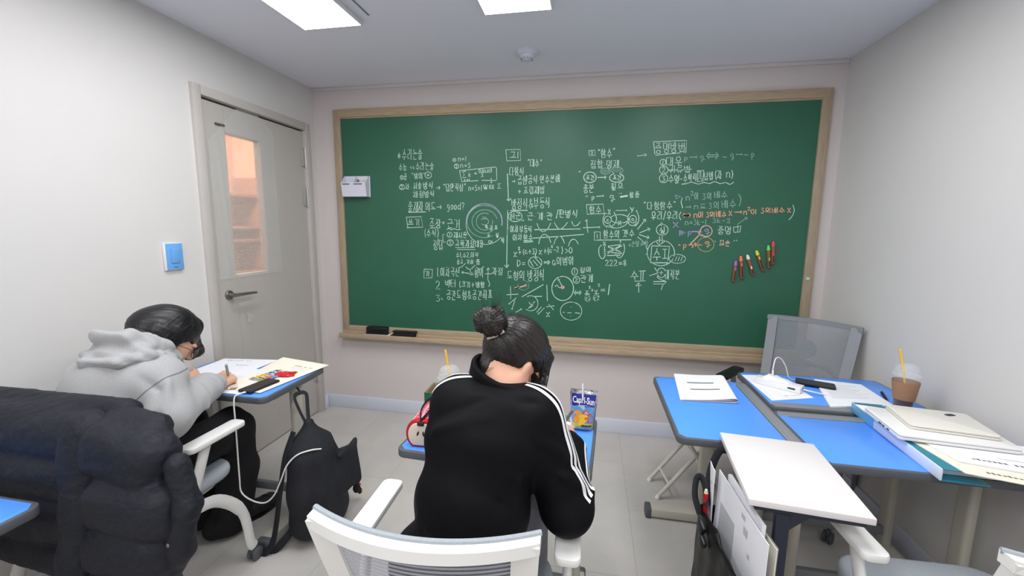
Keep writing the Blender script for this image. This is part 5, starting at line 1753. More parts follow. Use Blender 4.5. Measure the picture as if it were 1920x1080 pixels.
MB().prism(rrect(0.077, 0.155, 0.010), 0, 0.0085, 0.002).build('body', 'black_plastic', ph)
MB().prism(rrect(0.071, 0.149, 0.008), 0.0084, 0.0088).build('screen', 'phone', ph)

# binder, papers and laptops on the laptop desk
bd = thing('ring_binder', 'pale blue plastic ring binder under the laptops, spine facing the room', 'binder', (1.055, 1.62, Z0), math.radians(-3.5))
b = MB()
b.box((0.06, 0, 0.0015), (0.12, 0.5, 0.003), 0.001)
b.box((0.05, 0, 0.0365), (0.10, 0.5, 0.003), 0.001)
b.build('cover', 'teal', bd)
b = MB().box((0.0, 0, 0.019), (0.006, 0.5, 0.038), 0.0025)
b.build('spine', 'binder_pale', bd)
b = MB().box((-0.0036, 0.17, 0.019), (0.0012, 0.155, 0.0375), 0.0004)
b.build('spine_label', 'binder_blue', bd)
b = MB().box((0.165, 0.01, 0.019), (0.29, 0.44, 0.030), 0.001)
b.build('pages', 'paper', bd)
zt_ = Z0 + 0.0385
sheet('exam_paper', 'cream paper with a printed heading hanging over the near edge of the laptop desk', 'paper', [(1.085, 1.355), (1.375, 1.27), (1.39, 1.60), (1.062, 1.62)], zt_, 'cream_paper', th=0.002,
      marks=scrawl(.22, .95, .10, 20, .035), ink='dark_ink')
sheet('exam_paper', 'white exam paper on top of the cream one beside the lower laptop', 'paper', [(1.115, 1.418), (1.40, 1.345), (1.41, 1.56), (1.09, 1.60)], zt_ + 0.003, 'paper', th=0.004,
      marks=scrawl(.18, .98, .17, 20, .05) + lines(.45, .98, [.36], .006) + lines(.02, .3, [.75, .8], .006), ink='dark_ink')
sheet('lined_notebook', 'white open notebook sticking out behind the lower laptop', 'notebook', [(1.045, 1.60), (1.12, 1.55), (1.19, 1.80), (1.06, 1.835)], zt_ + 0.0005, 'paper', th=0.004)


def laptop(label, x, y, z, rz, w, d, h, m, ports):
    t = thing('laptop', label, 'laptop', (x, y, z), rz, 'closed pale laptops')
    MB().prism(rrect(w, d, 0.012), 0, h * 0.55, 0.003).build('base', m, t)
    MB().prism(rrect(w, d, 0.012), h * 0.60, h, 0.003).build('lid', m, t)
    if ports:
        for yy in (-0.05, -0.022, 0.0):
            MB().box((-w / 2 - 0.0002, yy, h * 0.28), (0.001, 0.014 if yy else 0.02, 0.005)).build('port', 'port_dark', t)
    return t


laptop('lower pale laptop, ports showing, under the cream one on the papers', 1.192, 1.625, zt_ + 0.009, math.radians(-6), 0.318, 0.235, 0.018, 'laptop_silver', True)
l2 = laptop('upper cream laptop with a small black emblem, topmost of the stack', 1.215, 1.648, zt_ + 0.0275, math.radians(-10), 0.235, 0.185, 0.016, 'laptop_white', False)
MB().prism(rrect(0.036, 0.018, 0.008), 0.0159, 0.0164, mtx=Matrix.Translation((0.055, 0.055, 0)) @ Matrix.Rotation(0.5, 4, 'Z')).build('emblem', 'port_dark', l2)
# ------------------------------------------------------------------ people
def xf(R_, o, p):
    """A point of a local frame (R_, origin o) in the world."""
    return tuple(np.array(o) + R_ @ np.array(p))


def eul_of(R_):
    return tuple(Matrix([list(r) for r in R_]).to_euler())


def local(R_, o, prims):
    out = []
    for p in prims:
        pre = ()
        if p[0] in '+-':
            pre, p = (p[0], p[1]), p[2]
        if p[0] == 'c':
            q = ('c', xf(R_, o, p[1]), xf(R_, o, p[2]), p[3], p[4])
        else:
            r0 = rotm(p[-1]) if (len(p) > (3 if p[0] == 'e' else 4) and p[-1]) else np.eye(3)
            e = eul_of(R_ @ r0)
            q = (p[0], xf(R_, o, p[1])) + tuple(p[2:3 if p[0] == 'e' else 4]) + (e,)
        out.append(pre + (q,) if pre else q)
    return out


def head_prims():
    """Local: x right, y towards the face, z up, origin mid-head."""
    P = [('e', (0, -.014, .028), (.074, .094, .084)),
         ('+', .03, ('e', (0, .030, -.030), (.060, .064, .080))),
         ('+', .02, ('e', (0, .055, -.088), (.034, .034, .028))),
         ('+', .02, ('e', (.038, .050, -.030), (.024, .030, .030))), ('+', .02, ('e', (-.038, .050, -.030), (.024, .030, .030))),
         ('+', .012, ('e', (.028, .083, .020), (.024, .012, .008))), ('+', .012, ('e', (-.028, .083, .020), (.024, .012, .008))),
         ('-', .014, ('e', (.031, .103, .000), (.017, .016, .010))), ('-', .014, ('e', (-.031, .103, .000), (.017, .016, .010))),
         ('+', .004, ('e', (.031, .076, .000), (.014, .014, .011))), ('+', .004, ('e', (-.031, .076, .000), (.014, .014, .011))),
         ('+', .010, ('c', (0, .088, .006), (0, .108, -.030), .007, .0105)),
         ('+', .006, ('e', (.010, .101, -.034), (.008, .009, .007))), ('+', .006, ('e', (-.010, .101, -.034), (.008, .009, .007))),
         ('+', .006, ('e', (0, .090, -.057), (.022, .011, .006))), ('+', .006, ('e', (0, .088, -.068), (.019, .011, .007))),
         ('-', .003, ('e', (0, .103, -.0625), (.022, .008, .0014)))]
    for s in (-1, 1):
        P += [('+', .006, ('e', (s * .080, -.014, -.014), (.012, .020, .030), (0, 0, s * .5))),
              ('-', .004, ('e', (s * .093, -.006, -.010), (.007, .011, .018), (0, 0, s * .5))),
              ('+', .005, ('e', (s * .076, -.004, -.042), (.007, .009, .011)))]
    return P


def hand_prims(curl, spread=.08, thumb=((.030, .022, -.004), (.052, .044, -.014), (.050, .066, -.030), (.038, .082, -.042)), side=1):
    """Local: origin at the wrist, y to the fingertips, z the back of the hand, thumb on +x*side."""
    P = [('c', (0, -.04, 0), (0, .004, 0), .025, .0235), ('b', (0, .046, 0), (.038, .044, .013), .0125), ('+', .012, ('e', (side * .026, .026, -.006), (.017, .030, .014)))]
    base = [(.029, .086, .001, .070), (.0095, .091, .003, .078), (-.010, .087, .002, .072), (-.0285, .078, -.001, .056)]
    tips = []
    for i, (x, y, z, L) in enumerate(base):
        a = curl[i] if isinstance(curl[i], (tuple, list)) else (curl[i] * .75, curl[i] * 1.0, curl[i] * .7)
        p = np.array([side * x, y, z])
        ang, sp = 0.0, side * (x / .029) * spread
        rr = .0092 if i < 3 else .0080
        d0 = None
        for k, (fr_, da) in enumerate(zip((.45, .30, .25), a)):
            ang += da
            d = np.array([math.sin(sp) * math.cos(ang), math.cos(sp) * math.cos(ang), -math.sin(ang)])
            q = p + d * L * fr_
            P.append(('+', .004 if k else .008, ('c', tuple(p), tuple(q), rr - .0008 * k, rr - .0008 * (k + 1))))
            p, d0 = q, d
        tips.append((p, d0, rr - .0024))
    t = [np.array((side * a, b, c)) for a, b, c in thumb]
    for k in range(3):
        P.append(('+', .008 if k == 0 else .004, ('c', tuple(t[k]), tuple(t[k + 1]), (.0135, .0105, .0095)[k], (.0105, .0095, .0078)[k])))
    tips.append((t[3], (t[3] - t[2]) / np.linalg.norm(t[3] - t[2]), .0078))
    return P, tips


def frame(y, z):
    y = np.array(y, float)
    y /= np.linalg.norm(y)
    z = np.array(z, float)
    z = z - y * (z @ y)
    z /= np.linalg.norm(z)
    return np.stack([np.cross(y, z), y, z], 1)


def on_surface(prims, k, folds):
    """Cloth folds with their middles moved onto the cloth."""
    P_, _ = snap(prims, [f[0] for f in folds], k, None, 0.0, 40)
    return [(tuple(p),) + tuple(f[1:]) for p, f in zip(P_, folds)]


def strand_tubes(mb, paths, r=0.0011, n=14, taper=True):
    for pth in paths:
        pts = curve_pts(pth, n)
        k = len(pts)
        mb.tube(pts, [r * (1 - .75 * (i / (k - 1)) ** 2 if taper else 1) for i in range(k)], 5)


def rz(a):
    return np.array(Matrix.Rotation(a, 3, 'Z'))


def rx(a):
    return np.array(Matrix.Rotation(a, 3, 'X'))


def ry(a):
    return np.array(Matrix.Rotation(a, 3, 'Y'))


# ================================================================== the student by the door
HA = np.array((-1.636, 1.352, 1.000))
RA = rz(math.radians(-30)) @ rx(math.radians(-39)) @ ry(math.radians(2))
neckA = (-1.645, 1.275, .955)
headA = local(RA, HA, head_prims())
headA += [('+', .02, ('c', xf(RA, HA, (0, -.035, -.05)), neckA, .052, .056))]
wrA = np.array((-1.588, 1.512, .762))
RhA = frame((-.22, .95, .02), (.50, .10, .86))
hR, tipsA = hand_prims([(.55, .95, .5), (.75, 1.05, .6), (.9, 1.15, .7), (1.0, 1.2, .7)], .05, side=-1,
                       thumb=((.030, .022, -.006), (.048, .048, -.020), (.038, .072, -.034), (.022, .088, -.040)))
hR = local(RhA, wrA, hR)
wlA = np.array((-1.885, 1.640, .752))
RlA = frame((.72, -.50, -.10), (.10, .12, .98))
hL, tipsAL = hand_prims([(.28, .45, .3), (.34, .5, .3), (.4, .5, .3), (.45, .55, .35)], .16, side=1,
                        thumb=((.030, .022, -.004), (.054, .040, -.006), (.062, .060, -.010), (.064, .078, -.012)))
hL = local(RlA, wlA, hL)
elR, shR = (-1.455, 1.170, .775), (-1.525, 1.215, .880)
elL, shL = (-1.880, 1.34, .790), (-1.800, 1.255, .92)
coreA = [('e', (-1.67, 1.12, .58), (.15, .12, .12)), ('e', (-1.665, 1.15, .76), (.15, .11, .15)), ('e', (-1.655, 1.215, .90), (.15, .10, .10)),
         ('c', neckA, (-1.65, 1.22, .90), .055, .07), ('c', shR, elR, .045, .04), ('c', elR, tuple(wrA), .038, .026), ('c', shL, elL, .045, .04), ('c', elL, tuple(wlA), .038, .026),
         ('c', (-1.60, 1.14, .54), (-1.575, 1.52, .54), .075, .055), ('c', (-1.575, 1.52, .54), (-1.62, 1.58, .10), .052, .036),
         ('c', (-1.75, 1.14, .54), (-1.79, 1.52, .54), .075, .055), ('c', (-1.79, 1.52, .54), (-1.80, 1.56, .10), .052, .036)]
pA = body('person', [dict(prims=coreA, res=.010, k=.03), dict(prims=headA, res=.0034, k=.012), dict(prims=hR, res=.0024, k=.006), dict(prims=hL, res=.0024, k=.006)], 'skin', origin='base')
tag(pA, 'person in a grey hoodie and glasses bent over worksheets, writing, by the door', 'person')


def nails(tips, R_, o, parent):
    mb = MB()
    for (p, d, r) in tips:
        w = np.array(xf(R_, o, p))
        dd = R_ @ d
        zz = R_ @ np.array((0, 0, 1))
        F_ = frame(dd, zz)
        m_ = Matrix.Translation(w + F_[:, 2] * r * .75) @ Matrix([list(q) for q in F_]).to_4x4() @ Matrix.Diagonal((.0052, .0065, .0018, 1))
        b = bmesh.new()
        bmesh.ops.create_icosphere(b, subdivisions=2, radius=1)
        mb.bm(b, m_)
    return mb.build('fingernails', 'nail', parent, world=True)


nails(tipsA, RhA, wrA, pA)
nails(tipsAL, RlA, wlA, pA)

# hair: a cap, the curtain on each side and the length that runs into the hood
LA = lambda p: xf(RA, HA, p)
hairA = [('e', LA((0, -.020, .030)), (.088, .110, .100), eul_of(RA)),
         ('-', .012, ('e', LA((.012, .118, -.052)), (.062, .072, .078), eul_of(RA))),
         ('-', .010, ('e', LA((.064, .066, -.048)), (.036, .056, .078), eul_of(RA))),
         ('+', .03, ('c', LA((0, -.085, .01)), (-1.64, 1.255, .985), .060, .052)),
         ('+', .02, ('c', LA((.066, -.016, .045)), LA((.070, -.008, -.055)), .026, .024)),
         ('+', .02, ('c', LA((.072, -.012, -.04)), (-1.575, 1.315, .91), .026, .024)), ('+', .02, ('c', LA((.070, -.03, -.03)), (-1.580, 1.300, .935), .032, .030)),
         ('+', .02, ('c', LA((.062, -.055, .02)), (-1.590, 1.285, .955), .034, .030)),
         ('+', .02, ('c', LA((-.070, -.010, .03)), (-1.715, 1.33, .93), .026, .024)),
         ('+', .02, ('c', LA((-.020, .050, .080)), (-1.680, 1.470, .975), .036, .040)),
         ('+', .02, ('c', (-1.680, 1.470, .975), (-1.686, 1.518, .900), .040, .028)),
         ('+', .02, ('c', (-1.690, 1.45, .975), (-1.700, 1.490, .890), .036, .026))]


def hair_disp(X):
    q = (X - HA) @ RA
    ang = np.arctan2(q[:, 0], q[:, 2] + .02)
    return .0006 * np.sin(ang * 34 + 3 * wob(X, 1, 20)) + .0005 * np.sin(ang * 71 + 2 * wob(X, 3, 30))


hA = body('hair', [dict(prims=hairA, res=.0036, k=.02, disp=hair_disp)], 'hair', pA)
mb = MB()
random.seed(11)
for i in range(190):
    a = random.uniform(-1.5, 1.5)
    st_ = (.012 * random.uniform(-1, 1), random.uniform(-.02, .06), .128)
    side = 1 if a > 0 else -1
    mid = (side * .080, random.uniform(-.06, .03), random.uniform(.05, .08))
    low = (side * .090, mid[1] - .012, random.uniform(-.05, -.01))
    pth = [LA(st_), LA(mid), LA(low)]
    if side > 0:
        pth.append((-1.578 + random.uniform(-.01, .012), 1.315 + random.uniform(-.035, .02), .925 + random.uniform(-.01, .02)))
    P_, _ = snap(hairA, [tuple(p) for p in curve_pts(pth, 12)], .02, hair_disp, off=.0004)
    strand_tubes(mb, [[tuple(p) for p in P_[::2]]], .0009, 12)
for i in range(60):
    t = random.uniform(-1, 1)
    top = LA((-.02 + .035 * t, .04 + random.uniform(-.02, .02), .106))
    m_ = (-1.675 + .02 * t, 1.505 + random.uniform(-.02, .008), .985 + random.uniform(-.02, .01))
    e_ = (-1.69 + .012 * t, 1.52 + random.uniform(-.025, .03), .885 + random.uniform(-.02, .03))
    strand_tubes(mb, [[top, m_, e_]], .0011, 12)
mb.build('hair_strands', 'hair', hA, world=True)

# spectacles and brows
sp = MB()
for s in (-1, 1):
    ring_ = [LA((s * .033 + .024 * math.cos(2 * PI * i / 28), .1055 - abs(.004 * math.cos(2 * PI * i / 28)), -.004 + .021 * math.sin(2 * PI * i / 28))) for i in range(29)]
    sp.tube(ring_, .0013, 6, cap=False)
    sp.tube(curve_pts([LA((s * .057, .102, .002)), LA((s * .076, .06, .004)), LA((s * .082, -.01, .0))], 10), .0013, 6)
sp.tube(curve_pts([LA((-.010, .106, .0)), LA((0, .110, .003)), LA((.010, .106, .0))], 6), .0013, 6)
gl = sp.build('glasses', 'frame_dark', pA, world=True)
for s in (-1, 1):
    l_ = MB()
    pts = [LA((s * .033, .1065, -.004))] + [LA((s * .033 + .0235 * math.cos(2 * PI * i / 24), .1055, -.004 + .0205 * math.sin(2 * PI * i / 24))) for i in range(24)]
    l_.add(pts, [(0, 1 + i, 1 + (i + 1) % 24) for i in range(24)])
    l_.build('lens', 'lens', gl, world=True)
br = MB()
for s in (-1, 1):
    br.tube(curve_pts([LA((s * .016, .0955, .020)), LA((s * .032, .0945, .026)), LA((s * .050, .0835, .020))], 8), [.002, .003, .003, .003, .003, .0024, .002, .0015, .001], 6)
    br.tube(curve_pts([LA((s * .019, .0885, -.004)), LA((s * .031, .0915, -.007)), LA((s * .044, .0860, -.004))], 8), .0011, 5)
br.build('brows_and_lashes', 'hair', pA, world=True)
lp = MB()
P_, _ = snap(headA, curve_pts([LA((-.020, .1, -.0625)), LA((0, .105, -.0605)), LA((.020, .1, -.0625))], 12), .012, None, .0003)
lp.tube([tuple(p) for p in P_], [.001, .0022, .003, .0034, .0034, .0034, .0034, .003, .0022, .0015, .001, .001, .001][:len(P_)], 6)
lp.build('lips', 'lip', pA, world=True)

# hoodie
M['seam_grey'] = mat('seam_grey', (112, 112, 114), 0.95)
hoodA = [('e', (-1.67, 1.115, .60), (.185, .150, .13)), ('e', (-1.668, 1.135, .76), (.190, .142, .17)), ('e', (-1.655, 1.195, .895), (.185, .140, .115)),
         ('c', (-1.80, 1.245, .895), (-1.535, 1.215, .875), .078, .074),
         ('+', .03, ('c', (-1.645, 1.275, .93), (-1.655, 1.20, .88), .074, .11)),
         ('+', .035, ('c', shR, elR, .080, .076)), ('+', .03, ('c', elR, (-1.535, 1.40, .785), .074, .060)), ('+', .02, ('c', (-1.535, 1.40, .785), (-1.580, 1.492, .765), .055, .036)),
         ('+', .035, ('c', shL, elL, .080, .074)), ('+', .03, ('c', elL, tuple(wlA + (-.012, -.02, .006)), .070, .040)),
         ('+', .02, ('e', (-1.46, 1.155, .735), (.062, .075, .050)))]


def hoodie_disp(X):
    d = .004 * wob(X, 5, 26) + .0015 * wob(X, 6, 60)
    for p, v, w_, a, L_ in FOLD_A:
        d = d + fold(X, p, v, None, w_, a * 1.5, L_)
    return d


FOLD_A = on_surface(hoodA, .05, (((-1.50, 1.10, .83), (.2, .75, -.65), .020, -.016, .13), ((-1.52, 1.06, .78), (.1, .6, -.75), .018, .010, .10), ((-1.46, 1.255, .80), (.3, .2, -.9), .014, -.012, .06),
                            ((-1.49, 1.33, .80), (.5, .1, -.8), .012, -.010, .05), ((-1.475, 1.30, .775), (.4, -.1, -.9), .012, .009, .06), ((-1.525, 1.40, .79), (.6, .3, -.7), .011, -.009, .05),
                            ((-1.56, 1.45, .78), (.7, .4, -.6), .010, .007, .05), ((-1.60, 1.03, .72), (.8, .3, .05), .016, .012, .16), ((-1.58, 1.04, .675), (.9, .3, .1), .018, -.014, .18),
                            ((-1.45, 1.17, .84), (.1, -.3, -.9), .016, .010, .07), ((-1.50, 1.16, .90), (.5, .4, -.75), .014, -.010, .09),
             ((-1.50, 1.00, .80), (.3, .8, -.5), .016, .010, .12), ((-1.43, 1.13, .80), (-.2, .6, -.8), .013, -.012, .06), ((-1.48, 1.05, .70), (.6, .5, .3), .016, .012, .12), ((-1.47, 1.06, .665), (.6, .5, .3), .016, -.014, .12)))


hd_ = body('hoodie', [dict(prims=hoodA, res=.0056, k=.05, disp=hoodie_disp)], 'hoodie', pA)
sm = MB()
ribbon_on(sm, hoodA, [(-1.515, 1.29, .90), (-1.49, 1.22, .90), (-1.485, 1.15, .885), (-1.50, 1.08, .84), (-1.51, 1.05, .80)], .0032, .05, hoodie_disp, .0008, 40, 1)
sm.build('shoulder_seam', 'seam_grey', hd_, world=True)
cf = MB()
for w_, prev in ((wrA, np.array((-1.535, 1.40, .785))), (wlA, np.array(elL))):
    d = (w_ - prev) / np.linalg.norm(w_ - prev)
    a = w_ - d * .050
    cf.tube([tuple(a), tuple(a + d * .006), tuple(a + d * .035), tuple(a + d * .046)], [.040, .044, .042, .035], 24)
cf.build('cuffs', 'hoodie', hd_, world=True)
hoodB = [('e', (-1.65, 1.205, 1.003), (.115, .085, .050), (math.radians(24), 0, 0)), ('+', .02, ('c', (-1.70, 1.165, 1.050), (-1.60, 1.185, 1.052), .022, .024)),
         ('+', .02, ('c', (-1.60, 1.185, 1.050), (-1.575, 1.285, .990), .024, .024)), ('+', .02, ('c', (-1.575, 1.285, .990), (-1.570, 1.325, .935), .026, .022)),
         ('+', .02, ('c', (-1.70, 1.165, 1.050), (-1.735, 1.28, .985), .024, .026)),
         ('+', .014, ('c', (-1.68, 1.105, .975), (-1.56, 1.115, .985), .020, .022)), ('+', .014, ('c', (-1.56, 1.115, .985), (-1.530, 1.19, .985), .022, .022)), ('+', .014, ('c', (-1.530, 1.19, .985), (-1.545, 1.285, .945), .022, .018)),
         ('+', .014, ('c', (-1.68, 1.105, .975), (-1.75, 1.16, .985), .020, .022))]
body('hood', [dict(prims=hoodB, res=.005, k=.02, disp=lambda X: .0025 * wob(X, 8, 40) + .004 * np.sin(X[:, 1] * 120 + X[:, 2] * 60) * (X[:, 2] > .98))], 'hoodie', pA)

# trousers and shoes
trA = [('e', (-1.67, 1.13, .545), (.175, .16, .10)), ('c', (-1.60, 1.14, .535), (-1.560, 1.53, .545), .098, .085), ('c', (-1.560, 1.53, .545), (-1.590, 1.575, .33), .085, .080), ('+', .03, ('c', (-1.590, 1.575, .33), (-1.620, 1.555, .09), .080, .080)),
       ('c', (-1.75, 1.14, .535), (-1.79, 1.52, .545), .098, .082), ('c', (-1.79, 1.52, .545), (-1.80, 1.56, .09), .082, .088), ('+', .03, ('e', (-1.665, 1.515, .055), (.065, .060, .055)))]
body('trousers', [dict(prims=trA, res=.009, k=.03, disp=lambda X: .005 * wob(X, 12, 24) + .004 * np.sin(X[:, 0] * 70 + 3 * wob(X, 2, 8)))], 'trouser_black', pA)
for (x0, y0, x1, y1) in ((-1.645, 1.60, -1.595, 1.775), (-1.80, 1.58, -1.79, 1.76)):
    shp = [('c', (x0, y0, .048), (x1, y1 - .03, .038), .044, .038), ('e', (x1, y1 - .02, .034), (.043, .055, .032)), ('e', (x0, y0, .06), (.042, .05, .05)), ('-', .004, ('b', (x0, y0, -.06), (.4, .5, .064), .001))]
    s_ = body('shoe', [dict(prims=shp, res=.004, k=.02, disp=lambda X: .0012 * np.sin(X[:, 1] * 160))], 'shoe_black', pA)
    so = MB()
    d_ = Vector((x1 - x0, y1 - y0, 0)).normalized()
    n_ = Vector((d_.y, -d_.x, 0))
    out = []
    for i in range(28):
        a = 2 * PI * i / 28
        L_ = .5 * ((Vector((x1, y1, 0)) - Vector((x0, y0, 0))).length + .06)
        c_ = Vector(((x0 + x1) / 2, (y0 + y1) / 2, 0))
        p = c_ + d_ * L_ * math.cos(a) + n_ * .047 * math.sin(a) * (1 if math.cos(a) > 0 else .9)
        out.append((p.x, p.y))
    so.prism(out, 0.0, .012, .002)
    so.build('sole', 'black_plastic', s_, world=True)

# the pen in the hand
tipP = np.array((-1.616, 1.600, Z0 + .004))
topP = np.array((-1.566, 1.540, .838))
pn = thing('pen', 'sage green pen held by the student in the grey hoodie', 'pen', tuple((tipP + topP) / 2))
q = lambda t: tuple(tipP + (topP - tipP) * t)
MB().tube([q(.12), q(.2), q(.94), q(.98), q(1.0)], [.0048, .0056, .0056, .005, .002], 14).build('barrel', 'pen_green', pn, world=True)
MB().tube([q(0), q(.06), q(.12)], [.0006, .0022, .0045], 12).build('tip', 'steel', pn, world=True)

# ================================================================== the student in the middle, seen from behind
HB = np.array((-.207, 1.160, 1.072))
RB = rz(math.radians(-42)) @ rx(math.radians(-33)) @ ry(math.radians(4))
LB = lambda p: xf(RB, HB, p)
neckB = (-.222, 1.095, 1.015)
headB = local(RB, HB, head_prims()) + [('+', .02, ('c', LB((0, -.040, -.045)), neckB, .056, .060)), ('+', .02, ('c', neckB, (-.225, 1.06, .96), .062, .08))]
wrB = np.array((-.052, 1.315, .765))
RhB = frame((-.16, .97, .02), (.62, .05, .78))
hRb, tipsB = hand_prims([(.55, .95, .5), (.75, 1.05, .6), (.9, 1.15, .7), (1.0, 1.2, .7)], .05, side=-1,
                        thumb=((.030, .022, -.006), (.048, .048, -.020), (.038, .072, -.034), (.022, .088, -.040)))
hRb = local(RhB, wrB, hRb)
wlB = np.array((-.300, 1.365, .752))
RlB = frame((.75, .62, -.08), (.0, .1, .98))
hLb, tipsBL = hand_prims([(.2, .35, .25), (.22, .38, .25), (.26, .4, .25), (.32, .45, .3)], .14, side=1,
                         thumb=((.030, .022, -.004), (.054, .040, -.006), (.062, .060, -.010), (.064, .078, -.012)))
hLb = local(RlB, wlB, hLb)
shRb, elRb = (-.128, 1.045, .965), (-.042, 1.035, .735)
shLb, elLb = (-.335, 1.050, .975), (-.385, 1.190, .775)
coreB = [('e', (-.29, .92, .58), (.15, .11, .11)), ('e', (-.28, .95, .74), (.13, .09, .14)), ('e', (-.255, 1.03, .90), (.13, .09, .11)), ('c', neckB, (-.24, 1.05, .95), .058, .075),
         ('c', shRb, elRb, .045, .04), ('c', elRb, tuple(wrB), .038, .026), ('c', shLb, elLb, .045, .04), ('c', elLb, tuple(wlB), .038, .026),
         ('c', (-.21, .95, .54), (-.19, 1.34, .55), .07, .055), ('c', (-.19, 1.34, .55), (-.19, 1.38, .1), .05, .035), ('c', (-.37, .95, .54), (-.39, 1.34, .55), .07, .055), ('c', (-.39, 1.34, .55), (-.39, 1.38, .1), .05, .035)]
pB = body('person', [dict(prims=coreB, res=.010, k=.03), dict(prims=headB, res=.0032, k=.012), dict(prims=hRb, res=.0024, k=.006), dict(prims=hLb, res=.0026, k=.006)], 'skin', origin='base')
tag(pB, 'person with a hair bun in a black white-striped track jacket, seen from behind, writing', 'person')
nails(tipsB, RhB, wrB, pB)
es = MB()
b = bmesh.new()
bmesh.ops.create_icosphere(b, subdivisions=2, radius=.0024)
es.bm(b, Matrix.Translation(LB((.083, .002, -.044))))
es.build('earring', 'steel', pB, world=True)
br = MB()
for s in (-1, 1):
    br.tube(curve_pts([LB((s * .016, .0955, .020)), LB((s * .032, .0945, .026)), LB((s * .050, .0835, .020))], 8), [.002, .003, .003, .003, .003, .0024, .002, .0015, .001], 6)
br.build('brows', 'hair_brown', pB, world=True)

hairB = [('e', LB((0, -.014, .034)), (.084, .106, .094), eul_of(RB)),
         ('-', .010, ('e', LB((.0, .125, -.050)), (.075, .080, .080), eul_of(RB))),
         ('-', .012, ('e', LB((.062, -.070, -.104)), (.085, .085, .064), eul_of(RB @ rx(.35) @ ry(.5)))),
         ('-', .008, ('e', LB((.092, .006, -.036)), (.034, .046, .058), eul_of(RB))), ('-', .008, ('e', LB((-.088, -.012, -.030)), (.030, .030, .046), eul_of(RB))),
         ('+', .016, ('c', LB((.056, .066, .055)), LB((.060, .080, -.02)), .014, .010)), ('+', .016, ('c', LB((.060, .080, -.02)), LB((.055, .102, -.090)), .010, .005)),
         ('+', .016, ('c', LB((-.058, .062, .055)), LB((-.062, .080, -.06)), .018, .010)),
         ('+', .012, ('c', LB((0, .090, .075)), LB((.02, .108, .01)), .018, .012)),
         ('+', .02, ('e', (-.268, 1.100, 1.062), (.030, .036, .042)))]
BUN = np.array((-.262, 1.098, 1.198))


def hairB_disp(X):
    v = X - BUN
    ax_ = (HB - BUN) / np.linalg.norm(HB - BUN)
    u1 = np.cross(ax_, (0, 0, 1.0))
    u1 /= np.linalg.norm(u1)
    u2 = np.cross(ax_, u1)
    ang = np.arctan2(v @ u1, v @ u2)
    return .0006 * np.sin(ang * 40 + wob(X, 4, 20)) + .0005 * np.sin(ang * 93 + 2 * wob(X, 6, 25))


hB = body('hair', [dict(prims=hairB, res=.0032, k=.012, disp=hairB_disp)], 'hair_brown', pB)
bunp = [('e', tuple(BUN), (.044, .042, .038), (0, .25, 0)), ('+', .02, ('c', tuple(BUN), tuple(HB + (BUN - HB) * .72), .020, .026))]
for i in range(7):
    a = 2 * PI * i / 7
    c0_ = BUN + np.array((.030 * math.cos(a), .018 * math.sin(2 * a), .026 * math.sin(a)))
    c1_ = BUN + np.array((.030 * math.cos(a + 1.1), -.022, .026 * math.sin(a + 1.1)))
    bunp.append(('+', .006, ('c', tuple(c0_), tuple(c1_), .017, .014)))
bn = body('hair_bun', [dict(prims=bunp, res=.003, k=.01, disp=lambda X: .0014 * np.sin(np.arctan2(X[:, 2] - BUN[2], X[:, 0] - BUN[0]) * 26 + 6 * wob(X, 9, 40)))], 'hair_brown', pB)
hb = MB()
dirb = (HB - BUN) / np.linalg.norm(HB - BUN)
cb_ = BUN + dirb * .040
hb.tube([tuple(cb_ + (-.020, -.028, -.014)), tuple(cb_ + (.004, -.036, -.004)), tuple(cb_ + (.026, -.030, .010))], [.0034, .0034, .0042], 8)
hb.build('hair_tie', 'apple_cream', bn, world=True)
mb = MB()
random.seed(5)
base_ = BUN + dirb * .03
for i in range(260):
    a = random.uniform(0, 2 * PI)
    q0 = LB((.070 * math.cos(a) * random.uniform(.9, 1.1), -.02 + .08 * math.sin(a), -.02 + .075 * abs(math.sin(a * .5))))
    pth = [tuple(base_), tuple(np.array(q0) * .5 + base_ * .5 + (np.array(q0) * .5 + base_ * .5 - HB) * .25), q0]
    P_, _ = snap(hairB, [tuple(p) for p in curve_pts(pth, 12)], .012, hairB_disp, off=.0003)
    strand_tubes(mb, [[tuple(p) for p in P_[::2]]], .0008, 10)
for i in range(26):
    a = random.uniform(0, 2 * PI)
    p0 = BUN + np.array((.036 * math.cos(a), -.01, .034 * math.sin(a)))
    d = np.array((random.uniform(-.3, .3), random.uniform(-.2, .2), random.uniform(.2, 1)))
    strand_tubes(mb, [[tuple(p0), tuple(p0 + d * .018 + np.array((random.uniform(-.012, .012), 0, 0))), tuple(p0 + d * .04)]], .0006, 8)
for i in range(6):
    strand_tubes(mb, [[tuple(BUN + (.0, 0, .03)), tuple(BUN + (.006 + .004 * i, 0, .05)), tuple(BUN + (-.004 + .007 * i, 0, .072 + .005 * (i % 3)))]], .0008, 8)
for i in range(8):
    t = random.uniform(-.6, 1)
    p0 = LB((.05 * t, -.085, -.045))
    strand_tubes(mb, [[p0, LB((.055 * t, -.10, -.07)), LB((.05 * t + random.uniform(-.02, .02), -.088, -.10 + random.uniform(-.02, .02)))]], .0005, 8)
for i in range(22):
    t = random.uniform(-1, 1)
    strand_tubes(mb, [[LB((.066, .060 + .02 * t, .03)), LB((.066 + .006 * t, .078 + .02 * t, -.03)), LB((.056 + .01 * t, .102 + .012 * t, -.10 + random.uniform(-.015, .02)))]], .0008, 8)
for i in range(5):
    strand_tubes(mb, [[LB((.078, .022, -.01)), LB((.080, .034 + .004 * i, -.06)), LB((.070, .020 + .008 * i, -.115 - .008 * i))]], .0007, 10)
mb.build('hair_strands', 'hair_brown', hB, world=True)

